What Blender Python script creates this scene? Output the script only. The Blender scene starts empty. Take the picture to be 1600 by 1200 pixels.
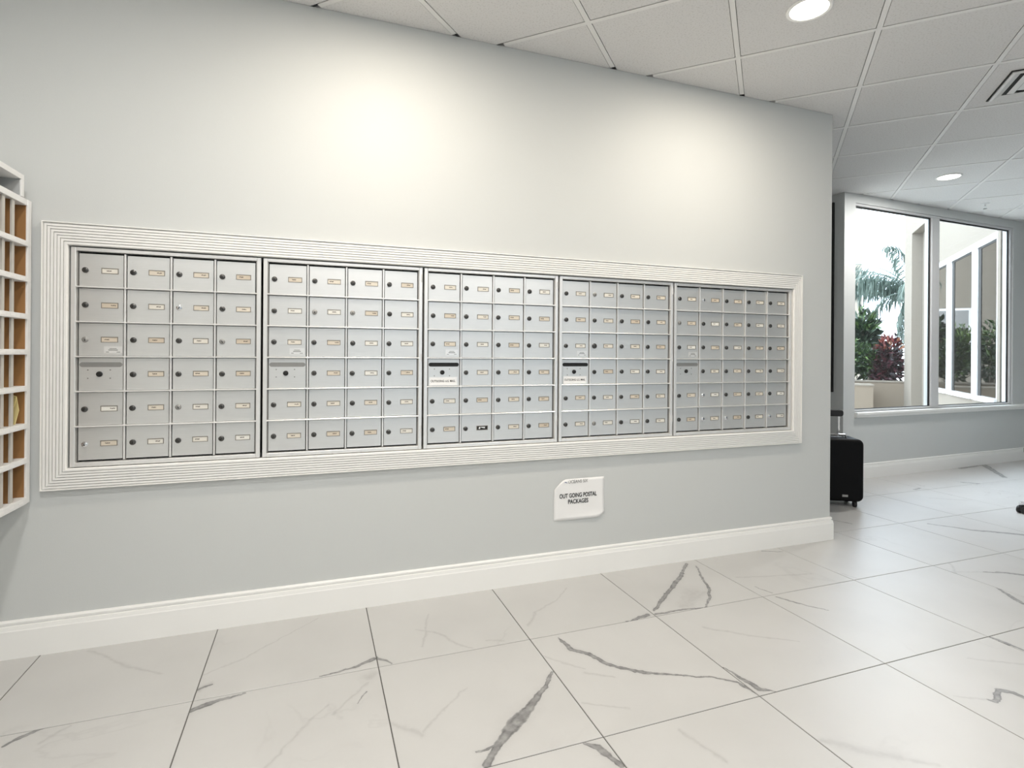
import bpy, math, random
from mathutils import Matrix, Vector

random.seed(7)
R = math.radians
SC = bpy.context.scene
COL = SC.collection

# ------------------------------------------------------------------ camera
CAM_D, CAM_H, CAM_YAW, CAM_ROLL, CAM_F = 2.62097, 1.17457, 0.346642, -0.0070283, 857.896
cam_data = bpy.data.cameras.new('camera')
cam = bpy.data.objects.new('camera', cam_data)
COL.objects.link(cam)
cam_data.sensor_fit = 'HORIZONTAL'
cam_data.sensor_width = 36.0
cam_data.lens = CAM_F / 1600.0 * 36.0
cam_data.shift_y = -47.114 / 1600.0
cam_data.clip_start = 0.05
cam_data.clip_end = 300
cam.matrix_world = (Matrix.Translation((0, -CAM_D, CAM_H)) @ Matrix.Rotation(-CAM_YAW, 4, 'Z')
                    @ Matrix.Rotation(R(90), 4, 'X') @ Matrix.Rotation(-CAM_ROLL, 4, 'Z'))
SC.camera = cam

# ------------------------------------------------------------------ exposure
vs = SC.view_settings
vs.view_transform = 'Standard'
vs.look = 'None'
vs.gamma = 1.0
vs.use_curve_mapping = False
vs.exposure = 0.36

# ------------------------------------------------------------------ sky: bright thin cloud
SKY_STRENGTH = 8.0
world = bpy.data.worlds.new('sky')
SC.world = world
world.use_nodes = True
wn, wl = world.node_tree.nodes, world.node_tree.links
wn.clear()
w_out = wn.new('ShaderNodeOutputWorld')
w_bg = wn.new('ShaderNodeBackground')
w_bg.inputs['Strength'].default_value = SKY_STRENGTH
w_tc = wn.new('ShaderNodeTexCoord')
w_no = wn.new('ShaderNodeTexNoise')
w_no.inputs['Scale'].default_value = 3.2
w_no.inputs['Detail'].default_value = 5
w_rp = wn.new('ShaderNodeValToRGB')
w_rp.color_ramp.elements[0].position = 0.35
w_rp.color_ramp.elements[0].color = (0.66, 0.81, 1.0, 1)
w_rp.color_ramp.elements[1].position = 0.62
w_rp.color_ramp.elements[1].color = (0.86, 0.93, 1.0, 1)
wl.new(w_tc.outputs['Generated'], w_no.inputs['Vector'])
wl.new(w_no.outputs['Fac'], w_rp.inputs['Fac'])
wl.new(w_rp.outputs['Color'], w_bg.inputs['Color'])
wl.new(w_bg.outputs['Background'], w_out.inputs['Surface'])

# downlight powers (W) and colour
DL_WALL = 14.0
DL_ROOM = 18.0
DL_COL = (1.0, 0.90, 0.77)
DL_COL_ROOM = (1.0, 0.975, 0.945)


# ================================================================== helpers
class MB:
    """collects faces, builds one mesh object"""
    def __init__(s):
        s.v, s.f, s.m = [], [], []

    def add(s, vs_, fs, mi=0):
        o = len(s.v)
        s.v += [tuple(p) for p in vs_]
        for f in fs:
            s.f.append(tuple(i + o for i in f))
            s.m.append(mi)

    def box(s, x0, x1, y0, y1, z0, z1, mi=0):
        s.add([(x0, y0, z0), (x1, y0, z0), (x1, y1, z0), (x0, y1, z0), (x0, y0, z1), (x1, y0, z1), (x1, y1, z1), (x0, y1, z1)],
              [(0, 3, 2, 1), (4, 5, 6, 7), (0, 1, 5, 4), (1, 2, 6, 5), (2, 3, 7, 6), (3, 0, 4, 7)], mi)

    def prism(s, poly, a, b, axis='y', mi=0):
        """poly: list of 2D points, extruded from a to b along axis (y: (x,z), z: (x,y), x: (y,z))"""
        def P(p, t):
            return {'y': (p[0], t, p[1]), 'z': (p[0], p[1], t), 'x': (t, p[0], p[1])}[axis]
        n = len(poly)
        vs_ = [P(p, a) for p in poly] + [P(p, b) for p in poly]
        fs = [tuple(range(n)), tuple(range(2 * n - 1, n - 1, -1))]
        fs += [(i, i + n, (i + 1) % n + n, (i + 1) % n) for i in range(n)]
        s.add(vs_, fs, mi)

    def cyl(s, c, r, a, b, axis='y', n=16, r2=None, mi=0):
        r2 = r if r2 is None else r2
        def P(u, w, t):
            return {'y': (c[0] + u, t, c[1] + w), 'z': (c[0] + u, c[1] + w, t), 'x': (t, c[0] + u, c[1] + w)}[axis]
        vs_ = [P(r * math.cos(2 * math.pi * i / n), r * math.sin(2 * math.pi * i / n), a) for i in range(n)]
        vs_ += [P(r2 * math.cos(2 * math.pi * i / n), r2 * math.sin(2 * math.pi * i / n), b) for i in range(n)]
        fs = [tuple(range(n)), tuple(range(2 * n - 1, n - 1, -1))]
        fs += [(i, i + n, (i + 1) % n + n, (i + 1) % n) for i in range(n)]
        s.add(vs_, fs, mi)

    def lathe(s, prof, c=(0, 0), axis='z', n=24, mi=0):
        """prof: list of (r, t)"""
        def P(u, w, t):
            return {'y': (c[0] + u, t, c[1] + w), 'z': (c[0] + u, c[1] + w, t), 'x': (t, c[0] + u, c[1] + w)}[axis]
        vs_ = []
        for r, t in prof:
            vs_ += [P(r * math.cos(2 * math.pi * i / n), r * math.sin(2 * math.pi * i / n), t) for i in range(n)]
        fs = []
        for k in range(len(prof) - 1):
            for i in range(n):
                j = (i + 1) % n
                fs.append((k * n + i, k * n + j, (k + 1) * n + j, (k + 1) * n + i))
        s.add(vs_, fs, mi)

    def tube(s, pts, r, n=8, mi=0):
        pts = [Vector(p) for p in pts]
        rings = []
        for i, p in enumerate(pts):
            d = (pts[min(i + 1, len(pts) - 1)] - pts[max(i - 1, 0)]).normalized()
            up = Vector((0, 0, 1)) if abs(d.z) < 0.9 else Vector((1, 0, 0))
            a = d.cross(up).normalized()
            b = d.cross(a).normalized()
            rr = r[i] if isinstance(r, (list, tuple)) else r
            rings.append([p + a * rr * math.cos(2 * math.pi * k / n) + b * rr * math.sin(2 * math.pi * k / n) for k in range(n)])
        vs_ = [q for ring in rings for q in ring]
        fs = []
        for i in range(len(rings) - 1):
            for k in range(n):
                j = (k + 1) % n
                fs.append((i * n + k, i * n + j, (i + 1) * n + j, (i + 1) * n + k))
        fs.append(tuple(range(n - 1, -1, -1)))
        fs.append(tuple(range((len(rings) - 1) * n, len(rings) * n)))
        s.add(vs_, fs, mi)

    def mesh(s, name, mats, smooth=False, recalc=True):
        me = bpy.data.meshes.new(name)
        me.from_pydata(s.v, [], s.f)
        if not isinstance(mats, (list, tuple)):
            mats = [mats]
        for m in mats:
            me.materials.append(m)
        for p, mi in zip(me.polygons, s.m):
            p.material_index = mi
        if recalc:
            import bmesh
            bm = bmesh.new()
            bm.from_mesh(me)
            bmesh.ops.recalc_face_normals(bm, faces=bm.faces)
            bm.to_mesh(me)
            bm.free()
        if smooth:
            for p in me.polygons:
                p.use_smooth = True
            try:
                me.set_sharp_from_angle(angle=R(35))
            except Exception:
                pass
        me.update()
        return me

    def build(s, name, mats, parent=None, loc=(0, 0, 0), rot=None, smooth=False, bevel=0, recalc=True):
        return put(name, s.mesh(name, mats, smooth, recalc), parent, loc, rot, bevel)


def put(name, me, parent=None, loc=(0, 0, 0), rot=None, bevel=0):
    o = bpy.data.objects.new(name, me)
    COL.objects.link(o)
    o.location = loc
    if rot:
        o.rotation_euler = rot
    o.parent = parent
    if bevel:
        md = o.modifiers.new('bevel', 'BEVEL')
        md.width = bevel
        md.segments = 2
        md.limit_method = 'ANGLE'
    return o


def empty(name, loc=(0, 0, 0), rot=None, parent=None):
    return put(name, None, parent, loc, rot)


def tag(o, label, cat, group=None):
    o['label'] = label
    o['category'] = cat
    if group:
        o['group'] = group
    return o


def struct(o, label=None):
    o['kind'] = 'structure'
    if label:
        o['label'] = label
    return o


def text_mesh(body, size, mat, align='CENTER', bold=0.0, width=None):
    cu = bpy.data.curves.new('lettering', 'FONT')
    cu.body = body
    cu.size = size
    cu.align_x = align
    cu.align_y = 'CENTER'
    cu.offset = bold
    cu.extrude = 0.0002
    ob = bpy.data.objects.new('lettering_tmp', cu)
    COL.objects.link(ob)
    dg = bpy.context.evaluated_depsgraph_get()
    me = bpy.data.meshes.new_from_object(ob.evaluated_get(dg))
    bpy.data.objects.remove(ob)
    bpy.data.curves.remove(cu)
    me.materials.clear()
    me.materials.append(mat)
    if width:
        xs = [v.co.x for v in me.vertices]
        k, mid = width / (max(xs) - min(xs)), (max(xs) + min(xs)) / 2
        for v in me.vertices:
            v.co.x = (v.co.x - mid) * k
    return me


# ================================================================== materials
class NT:
    """small wrapper for node trees"""
    def __init__(s, name):
        s.mat = bpy.data.materials.new(name)
        s.mat.use_nodes = True
        s.t = s.mat.node_tree
        s.n, s.l = s.t.nodes, s.t.links
        s.b = s.n['Principled BSDF']

    def new(s, typ, **kw):
        nd = s.n.new(typ)
        for k, v in kw.items():
            setattr(nd, k, v)
        return nd

    def link(s, a, b):
        s.l.new(a, b)

    def val(s, sock, v):
        s.b.inputs[sock].default_value = v


def mat(name, col, rough=0.5, metal=0.0, spec=0.5, noise=0.0, nscale=20.0, bump=0.0, bscale=200.0, stretch=None):
    t = NT(name)
    t.val('Base Color', (*col, 1))
    t.val('Roughness', rough)
    t.val('Metallic', metal)
    t.val('Specular IOR Level', spec)
    tc = t.new('ShaderNodeTexCoord')
    src = tc.outputs['Object']
    if stretch:
        mp = t.new('ShaderNodeMapping')
        mp.inputs['Scale'].default_value = stretch
        t.link(src, mp.inputs['Vector'])
        src = mp.outputs['Vector']
    if noise:
        no = t.new('ShaderNodeTexNoise')
        no.inputs['Scale'].default_value = nscale
        no.inputs['Detail'].default_value = 4
        t.link(src, no.inputs['Vector'])
        mx = t.new('ShaderNodeMix', data_type='RGBA')
        mx.inputs[6].default_value = (*[c * (1 - noise) for c in col], 1)
        mx.inputs[7].default_value = (*[min(1, c * (1 + noise)) for c in col], 1)
        t.link(no.outputs['Fac'], mx.inputs[0])
        t.link(mx.outputs[2], t.b.inputs['Base Color'])
    if bump:
        n2 = t.new('ShaderNodeTexNoise')
        n2.inputs['Scale'].default_value = bscale
        n2.inputs['Detail'].default_value = 3
        t.link(src, n2.inputs['Vector'])
        bp = t.new('ShaderNodeBump')
        bp.inputs['Strength'].default_value = bump
        bp.inputs['Distance'].default_value = 0.002
        t.link(n2.outputs['Fac'], bp.inputs['Height'])
        t.link(bp.outputs['Normal'], t.b.inputs['Normal'])
    return t.mat


def emit(name, col, strength):
    t = NT(name)
    t.val('Base Color', (*col, 1))
    t.val('Emission Color', (*col, 1))
    t.val('Emission Strength', strength)
    return t.mat


def glass(name, tint, ior=1.5, mirror=(1, 1, 1)):
    t = NT(name)
    t.n.remove(t.b)
    tr = t.new('ShaderNodeBsdfTransparent')
    tr.inputs['Color'].default_value = (*tint, 1)
    gl = t.new('ShaderNodeBsdfGlossy')
    gl.inputs['Roughness'].default_value = 0.0
    gl.inputs['Color'].default_value = (*mirror, 1)
    # reflectance after Schlick, the same from both faces of the pane
    lw = t.new('ShaderNodeLayerWeight')
    lw.inputs['Blend'].default_value = 0.5
    pw = t.new('ShaderNodeMath', operation='POWER')
    pw.inputs[1].default_value = 5.0
    t.link(lw.outputs['Facing'], pw.inputs[0])
    f0 = ((ior - 1) / (ior + 1)) ** 2
    fr = t.new('ShaderNodeMapRange')
    fr.inputs['To Min'].default_value = f0
    fr.inputs['To Max'].default_value = 1.0
    t.link(pw.outputs[0], fr.inputs['Value'])
    mx = t.new('ShaderNodeMixShader')
    t.link(fr.outputs[0], mx.inputs['Fac'])
    t.link(tr.outputs[0], mx.inputs[1])
    t.link(gl.outputs[0], mx.inputs[2])
    t.link(mx.outputs[0], t.n['Material Output'].inputs['Surface'])
    return t.mat


M = {}
M['wall'] = mat('wall_paint', (0.60, 0.615, 0.605), 0.62, noise=0.012, nscale=1.5, bump=0.12, bscale=260)
M['trim'] = mat('white_trim_paint', (0.89, 0.885, 0.86), 0.35, noise=0.01, nscale=8)
M['casing'] = mat('casing_paint', (0.87, 0.865, 0.84), 0.45, noise=0.015, nscale=10)
M['grout'] = mat('grey_grout', (0.11, 0.107, 0.10), 0.8, noise=0.1, nscale=40)
M['tee'] = mat('white_grid_tee', (0.80, 0.79, 0.77), 0.45, noise=0.01)
M['deck'] = mat('plenum_grey', (0.35, 0.35, 0.35), 0.9, noise=0.05)
M['alu'] = mat('brushed_aluminium', (0.78, 0.78, 0.765), 0.37, metal=0.8, noise=0.035, nscale=14, stretch=(1, 1, 12))
M['alu_frame'] = mat('aluminium_frame', (0.88, 0.875, 0.86), 0.32, metal=0.6, noise=0.03, nscale=20)
M['alu_dark'] = mat('dull_dark_aluminium', (0.33, 0.325, 0.31), 0.5, metal=0.6, noise=0.08, nscale=30)
M['lock'] = mat('worn_lock_metal', (0.10, 0.097, 0.092), 0.30, metal=0.85, noise=0.1, nscale=60)
M['chrome'] = mat('bright_chrome', (0.82, 0.82, 0.83), 0.14, metal=1.0, noise=0.02)
M['black'] = mat('black_void', (0.006, 0.006, 0.006), 0.6, noise=0.02)
M['gap'] = mat('dark_gap', (0.02, 0.02, 0.02), 0.8, noise=0.02)
M['paper'] = mat('white_paper', (0.86, 0.855, 0.845), 0.7, noise=0.012, nscale=14)
M['ink'] = mat('black_ink', (0.012, 0.012, 0.012), 0.7, noise=0.02)
M['ink_blue'] = mat('blue_ink', (0.06, 0.07, 0.25), 0.7, noise=0.02)
M['card_frame'] = mat('card_slot_bronze', (0.26, 0.235, 0.20), 0.45, metal=0.5, noise=0.05)
M['sorter'] = mat('sorter_white_laminate', (0.80, 0.80, 0.79), 0.4, noise=0.015)
M['sorter_edge'] = mat('divider_grey_edge', (0.52, 0.50, 0.46), 0.5, noise=0.05)
M['hardboard'] = mat('brown_hardboard', (0.32, 0.165, 0.06), 0.55, noise=0.22, nscale=9, stretch=(1, 1, 0.3))
M['cubby_in'] = mat('grey_cubby_lining', (0.42, 0.43, 0.43), 0.6, noise=0.03)
M['envelope'] = mat('yellow_envelope', (0.74, 0.62, 0.28), 0.65, noise=0.06, nscale=20)
M['suitcase'] = mat('black_suitcase_shell', (0.004, 0.004, 0.0045), 0.5, spec=0.12, noise=0.05, nscale=40, bump=0.1, bscale=400)
M['rubber'] = mat('black_rubber', (0.012, 0.012, 0.012), 0.55, noise=0.05)
M['gasket'] = mat('matt_black_edging', (0.012, 0.012, 0.012), 0.5, noise=0.03)
M['winframe'] = mat('white_window_frame', (0.62, 0.62, 0.62), 0.35, noise=0.01)
M['cream'] = mat('cream_stucco', (0.175, 0.140, 0.104), 0.85, noise=0.04, nscale=3, bump=0.3, bscale=90)
M['creamw'] = mat('pale_stucco', (0.185, 0.160, 0.130), 0.85, noise=0.03, nscale=3, bump=0.3, bscale=90)
M['ground'] = mat('concrete_paving', (0.46, 0.44, 0.40), 0.9, noise=0.08, nscale=4)
M['soil'] = mat('dark_soil', (0.03, 0.024, 0.018), 0.95, noise=0.3, nscale=30)
M['bark'] = mat('grey_brown_bark', (0.16, 0.13, 0.10), 0.9, noise=0.25, nscale=14)
M['winroom'] = mat('wing_room_wall', (0.44, 0.40, 0.34), 0.8, noise=0.04, nscale=3)
M['winfloor'] = mat('wing_room_floor', (0.20, 0.15, 0.11), 0.5, noise=0.1, nscale=3)
M['vent'] = mat('vent_white_metal', (0.70, 0.70, 0.69), 0.4, noise=0.02)
M['lens'] = emit('lit_downlight_lens', (1.0, 0.95, 0.86), 6.0)
M['glass'] = glass('clear_window_glass', (0.97, 0.985, 0.98), 1.45)
M['dimmed_glass'] = glass('dimmed_grey_glass', (0.28, 0.29, 0.29), 1.5)  # dark tint chosen to hold back daylight from the added glazing
M['tint_glass'] = glass('tinted_grey_glass', (0.35, 0.33, 0.31), 2.3, (0.92, 0.9, 0.87))


def leaf_mat(name, c0, c1, c2, rough=0.45):
    """leaves vary in colour from leaf to leaf (per mesh island)"""
    t = NT(name)
    g = t.new('ShaderNodeNewGeometry')
    rp = t.new('ShaderNodeValToRGB')
    e = rp.color_ramp.elements
    e[0].position = 0.0
    e[0].color = (*c0, 1)
    e[1].position = 1.0
    e[1].color = (*c2, 1)
    m = e.new(0.6)
    m.color = (*c1, 1)
    t.link(g.outputs['Random Per Island'], rp.inputs['Fac'])
    t.link(rp.outputs['Color'], t.b.inputs['Base Color'])
    t.val('Roughness', rough)
    return t.mat


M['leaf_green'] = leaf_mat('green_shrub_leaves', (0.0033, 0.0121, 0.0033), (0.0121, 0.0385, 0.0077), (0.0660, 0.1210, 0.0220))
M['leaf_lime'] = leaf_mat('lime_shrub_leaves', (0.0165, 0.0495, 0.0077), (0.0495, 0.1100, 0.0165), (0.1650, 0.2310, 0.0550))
M['leaf_red'] = leaf_mat('dark_red_leaves', (0.0055, 0.0028, 0.0039), (0.0193, 0.0055, 0.0088), (0.0880, 0.0165, 0.0248))
M['leaf_orange'] = leaf_mat('orange_red_young_leaves', (0.0770, 0.0110, 0.0138), (0.1760, 0.0385, 0.0275), (0.2750, 0.1210, 0.0550))
M['leaf_dark'] = leaf_mat('dark_green_fronds', (0.0066, 0.0154, 0.0088), (0.0165, 0.0330, 0.0193), (0.0330, 0.0550, 0.0303))
M['leaf_palm'] = leaf_mat('grey_green_palm_leaflets', (0.0400, 0.0680, 0.0560), (0.0960, 0.1360, 0.1120), (0.2000, 0.2480, 0.2160))


def card_mat():
    """cream name card with one small printed line, different on every card"""
    t = NT('name_card_paper')
    tc = t.new('ShaderNodeTexCoord')
    oi = t.new('ShaderNodeObjectInfo')
    sp = t.new('ShaderNodeSeparateXYZ')
    t.link(tc.outputs['Object'], sp.inputs[0])

    def mth(op, a, b=None):
        nd = t.new('ShaderNodeMath', operation=op)
        for i, v in enumerate((a, b)):
            if v is None:
                continue
            if isinstance(v, (int, float)):
                nd.inputs[i].default_value = v
            else:
                t.link(v, nd.inputs[i])
        return nd.outputs[0]
    off = mth('MULTIPLY', mth('SUBTRACT', oi.outputs['Random'], 0.5), 0.026)
    dx = mth('ABSOLUTE', mth('SUBTRACT', sp.outputs['X'], off))
    dz = mth('ABSOLUTE', sp.outputs['Z'])
    inx = mth('LESS_THAN', dx, 0.0085)
    inz = mth('LESS_THAN', dz, 0.0022)
    no = t.new('ShaderNodeTexNoise')
    no.inputs['Scale'].default_value = 520
    t.link(tc.outputs['Object'], no.inputs['Vector'])
    ink = mth('MULTIPLY', mth('MULTIPLY', inx, inz), mth('GREATER_THAN', no.outputs['Fac'], 0.44))
    rp = t.new('ShaderNodeValToRGB')
    e = rp.color_ramp.elements
    e[0].color = (0.62, 0.53, 0.42, 1)
    e[1].color = (0.80, 0.79, 0.74, 1)
    m = e.new(0.45)
    m.color = (0.73, 0.67, 0.57, 1)
    fr = mth('FRACT', mth('MULTIPLY', oi.outputs['Random'], 7.31))
    t.link(fr, rp.inputs['Fac'])
    mx = t.new('ShaderNodeMix', data_type='RGBA')
    t.link(ink, mx.inputs[0])
    t.link(rp.outputs['Color'], mx.inputs[6])
    mx.inputs[7].default_value = (0.08, 0.06, 0.04, 1)
    t.link(mx.outputs[2], t.b.inputs['Base Color'])
    t.val('Roughness', 0.6)
    return t.mat


M['card'] = card_mat()


def ceiling_tile_mat():
    t = NT('mineral_fibre_tile')
    tc = t.new('ShaderNodeTexCoord')
    oi = t.new('ShaderNodeObjectInfo')
    va = t.new('ShaderNodeVectorMath', operation='ADD')
    t.link(tc.outputs['Object'], va.inputs[0])
    t.link(oi.outputs['Location'], va.inputs[1])
    no = t.new('ShaderNodeTexNoise')
    no.inputs['Scale'].default_value = 120
    no.inputs['Detail'].default_value = 6
    t.link(va.outputs[0], no.inputs['Vector'])
    rp = t.new('ShaderNodeValToRGB')
    e = rp.color_ramp.elements
    e[0].position = 0.34
    e[0].color = (0.63, 0.62, 0.605, 1)
    e[1].position = 0.47
    e[1].color = (0.73, 0.72, 0.71, 1)
    t.link(no.outputs['Fac'], rp.inputs['Fac'])
    t.link(rp.outputs['Color'], t.b.inputs['Base Color'])
    bp = t.new('ShaderNodeBump')
    bp.inputs['Strength'].default_value = 0.25
    bp.inputs['Distance'].default_value = 0.002
    t.link(no.outputs['Fac'], bp.inputs['Height'])
    t.link(bp.outputs['Normal'], t.b.inputs['Normal'])
    t.val('Roughness', 0.9)
    t.val('Specular IOR Level', 0.2)
    return t.mat


M['ctile'] = ceiling_tile_mat()

# ------------------------------------------------------------------ marble-look porcelain tiles
FLOOR_ROUGH = 0.40


def vein_group():
    """distance to a tapering segment divided by its half width"""
    g = bpy.data.node_groups.new('vein_segment', 'ShaderNodeTree')
    for nm, ty in (('P', 'NodeSocketVector'), ('A', 'NodeSocketVector'), ('BA', 'NodeSocketVector'), ('InvLen2', 'NodeSocketFloat'),
                   ('W0', 'NodeSocketFloat'), ('W1', 'NodeSocketFloat')):
        g.interface.new_socket(nm, in_out='INPUT', socket_type=ty)
    g.interface.new_socket('T', in_out='OUTPUT', socket_type='NodeSocketFloat')
    n, l = g.nodes, g.links
    gi, go = n.new('NodeGroupInput'), n.new('NodeGroupOutput')
    pa = n.new('ShaderNodeVectorMath'); pa.operation = 'SUBTRACT'
    l.new(gi.outputs['P'], pa.inputs[0]); l.new(gi.outputs['A'], pa.inputs[1])
    dt = n.new('ShaderNodeVectorMath'); dt.operation = 'DOT_PRODUCT'
    l.new(pa.outputs[0], dt.inputs[0]); l.new(gi.outputs['BA'], dt.inputs[1])
    hh = n.new('ShaderNodeMath'); hh.operation = 'MULTIPLY'; hh.use_clamp = True
    l.new(dt.outputs['Value'], hh.inputs[0]); l.new(gi.outputs['InvLen2'], hh.inputs[1])
    sc = n.new('ShaderNodeVectorMath'); sc.operation = 'SCALE'
    l.new(gi.outputs['BA'], sc.inputs[0]); l.new(hh.outputs[0], sc.inputs['Scale'])
    df = n.new('ShaderNodeVectorMath'); df.operation = 'SUBTRACT'
    l.new(pa.outputs[0], df.inputs[0]); l.new(sc.outputs[0], df.inputs[1])
    ln = n.new('ShaderNodeVectorMath'); ln.operation = 'LENGTH'
    l.new(df.outputs[0], ln.inputs[0])
    mr = n.new('ShaderNodeMapRange')
    l.new(hh.outputs[0], mr.inputs['Value'])
    l.new(gi.outputs['W0'], mr.inputs['To Min']); l.new(gi.outputs['W1'], mr.inputs['To Max'])
    dv = n.new('ShaderNodeMath'); dv.operation = 'DIVIDE'
    l.new(ln.outputs['Value'], dv.inputs[0]); l.new(mr.outputs[0], dv.inputs[1])
    l.new(dv.outputs[0], go.inputs['T'])
    return g


VG = vein_group()


def marble(name, strong=(), faint=(), generic=False):
    t = NT(name)
    tc = t.new('ShaderNodeTexCoord')
    oi = t.new('ShaderNodeObjectInfo')
    rnd = t.new('ShaderNodeVectorMath', operation='SCALE')
    rnd.inputs['Scale'].default_value = 3.7
    t.link(oi.outputs['Location'], rnd.inputs[0])
    P0 = t.new('ShaderNodeVectorMath', operation='ADD')
    t.link(tc.outputs['Object'], P0.inputs[0])
    t.link(rnd.outputs[0], P0.inputs[1])
    # faint clouding of the slab
    cl = t.new('ShaderNodeTexNoise')
    cl.inputs['Scale'].default_value = 3.0
    cl.inputs['Detail'].default_value = 5
    t.link(P0.outputs[0], cl.inputs['Vector'])
    base = t.new('ShaderNodeValToRGB')
    e = base.color_ramp.elements
    e[0].position = 0.25
    e[0].color = (0.50, 0.495, 0.482, 1)
    e[1].position = 0.6
    e[1].color = (0.535, 0.53, 0.517, 1)
    t.link(cl.outputs['Fac'], base.inputs['Fac'])
    col = base.outputs['Color']

    def mixin(col, fac, c):
        mx = t.new('ShaderNodeMix', data_type='RGBA')
        t.link(fac, mx.inputs[0])
        t.link(col, mx.inputs[6])
        if isinstance(c, tuple):
            mx.inputs[7].default_value = (*c, 1)
        else:
            t.link(c, mx.inputs[7])
        return mx.outputs[2]

    # thin random hairlines (ridge of a distorted noise), sparse
    hn = t.new('ShaderNodeTexNoise')
    hn.inputs['Scale'].default_value = 1.7 if generic else 1.3
    hn.inputs['Detail'].default_value = 6
    hn.inputs['Distortion'].default_value = 0.6
    t.link(P0.outputs[0], hn.inputs['Vector'])
    hr = t.new('ShaderNodeValToRGB')
    e = hr.color_ramp.elements
    e[0].position = 0.490; e[0].color = (0, 0, 0, 1)
    e[1].position = 0.510; e[1].color = (0, 0, 0, 1)
    m = e.new(0.5); m.color = (1, 1, 1, 1)
    t.link(hn.outputs['Fac'], hr.inputs['Fac'])
    gate = t.new('ShaderNodeTexNoise')
    gate.inputs['Scale'].default_value = 2.2
    t.link(P0.outputs[0], gate.inputs['Vector'])
    gr = t.new('ShaderNodeMapRange')
    gr.inputs['From Min'].default_value = 0.50
    gr.inputs['From Max'].default_value = 0.68
    gr.inputs['To Max'].default_value = 0.75 if generic else 0.22
    t.link(gate.outputs['Fac'], gr.inputs['Value'])
    fm = t.new('ShaderNodeMath', operation='MULTIPLY')
    t.link(hr.outputs['Color'], fm.inputs[0])
    t.link(gr.outputs[0], fm.inputs[1])
    col = mixin(col, fm.outputs[0], (0.33, 0.32, 0.315))

    # wobbled coordinate for the drawn veins (object space of the tile)
    if strong or faint:
        def wob(scale, amp):
            nz = t.new('ShaderNodeTexNoise')
            nz.inputs['Scale'].default_value = scale
            nz.inputs['Detail'].default_value = 3
            t.link(P0.outputs[0], nz.inputs['Vector'])
            sb = t.new('ShaderNodeVectorMath', operation='SUBTRACT')
            t.link(nz.outputs['Color'], sb.inputs[0])
            sb.inputs[1].default_value = (0.5, 0.5, 0.5)
            ms = t.new('ShaderNodeVectorMath', operation='MULTIPLY')
            t.link(sb.outputs[0], ms.inputs[0])
            ms.inputs[1].default_value = (amp, amp, 0)
            return ms.outputs[0]
        fl = t.new('ShaderNodeVectorMath', operation='MULTIPLY')
        t.link(tc.outputs['Object'], fl.inputs[0])
        fl.inputs[1].default_value = (1, 1, 0)
        p = fl.outputs[0]
        for s_, a_ in ((9, 0.035), (45, 0.016)):
            ad = t.new('ShaderNodeVectorMath', operation='ADD')
            t.link(p, ad.inputs[0])
            t.link(wob(s_, a_), ad.inputs[1])
            p = ad.outputs[0]

        def field(lines):
            cur = None
            for ln in lines:
                for a, b in zip(ln[:-1], ln[1:]):
                    g = t.new('ShaderNodeGroup')
                    g.node_tree = VG
                    t.link(p, g.inputs['P'])
                    g.inputs['A'].default_value = (a[0], a[1], 0)
                    ba = (b[0] - a[0], b[1] - a[1])
                    g.inputs['BA'].default_value = (ba[0], ba[1], 0)
                    g.inputs['InvLen2'].default_value = 1.0 / max(1e-8, ba[0] ** 2 + ba[1] ** 2)
                    g.inputs['W0'].default_value = a[2] * 0.00125
                    g.inputs['W1'].default_value = b[2] * 0.00125
                    if cur is None:
                        cur = g.outputs['T']
                    else:
                        mn = t.new('ShaderNodeMath', operation='MINIMUM')
                        t.link(cur, mn.inputs[0])
                        t.link(g.outputs['T'], mn.inputs[1])
                        cur = mn.outputs[0]
            return cur
        grain = t.new('ShaderNodeTexNoise')
        grain.inputs['Scale'].default_value = 38
        grain.inputs['Detail'].default_value = 4
        t.link(P0.outputs[0], grain.inputs['Vector'])

        def ramp(T, stops):
            mr = t.new('ShaderNodeMapRange')
            mr.inputs['From Max'].default_value = 4.0
            t.link(T, mr.inputs['Value'])
            rp = t.new('ShaderNodeValToRGB')
            els = rp.color_ramp.elements
            els[0].position = stops[0][0] / 4; els[0].color = (*[stops[0][1]] * 3, 1)
            els[1].position = stops[-1][0] / 4; els[1].color = (*[stops[-1][1]] * 3, 1)
            for q, v in stops[1:-1]:
                k = els.new(q / 4); k.color = (v, v, v, 1)
            t.link(mr.outputs[0], rp.inputs['Fac'])
            gm = t.new('ShaderNodeMapRange')
            gm.inputs['From Min'].default_value = 0.30
            gm.inputs['From Max'].default_value = 0.62
            gm.inputs['To Min'].default_value = 0.55
            gm.inputs['To Max'].default_value = 1.0
            t.link(grain.outputs['Fac'], gm.inputs['Value'])
            mu = t.new('ShaderNodeMath', operation='MULTIPLY')
            t.link(rp.outputs['Color'], mu.inputs[0])
            t.link(gm.outputs[0], mu.inputs[1])
            return mu.outputs[0]
        if faint:
            col = mixin(col, ramp(field(faint), [(0, 0.42), (0.7, 0.34), (1.5, 0.12), (3.0, 0.0)]), (0.30, 0.29, 0.285))
        if strong:
            T = field(strong)
            col = mixin(col, ramp(T, [(0, 0.0), (1.0, 0.30), (2.2, 0.10), (3.6, 0.0)]), (0.36, 0.35, 0.345))
            col = mixin(col, ramp(T, [(0, 0.80), (0.45, 0.78), (0.8, 0.98), (1.0, 0.85), (1.25, 0.0)]), (0.095, 0.093, 0.095))
    t.link(col, t.b.inputs['Base Color'])
    t.val('Roughness', FLOOR_ROUGH)
    t.val('Specular IOR Level', 1.0)
    return t.mat


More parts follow.
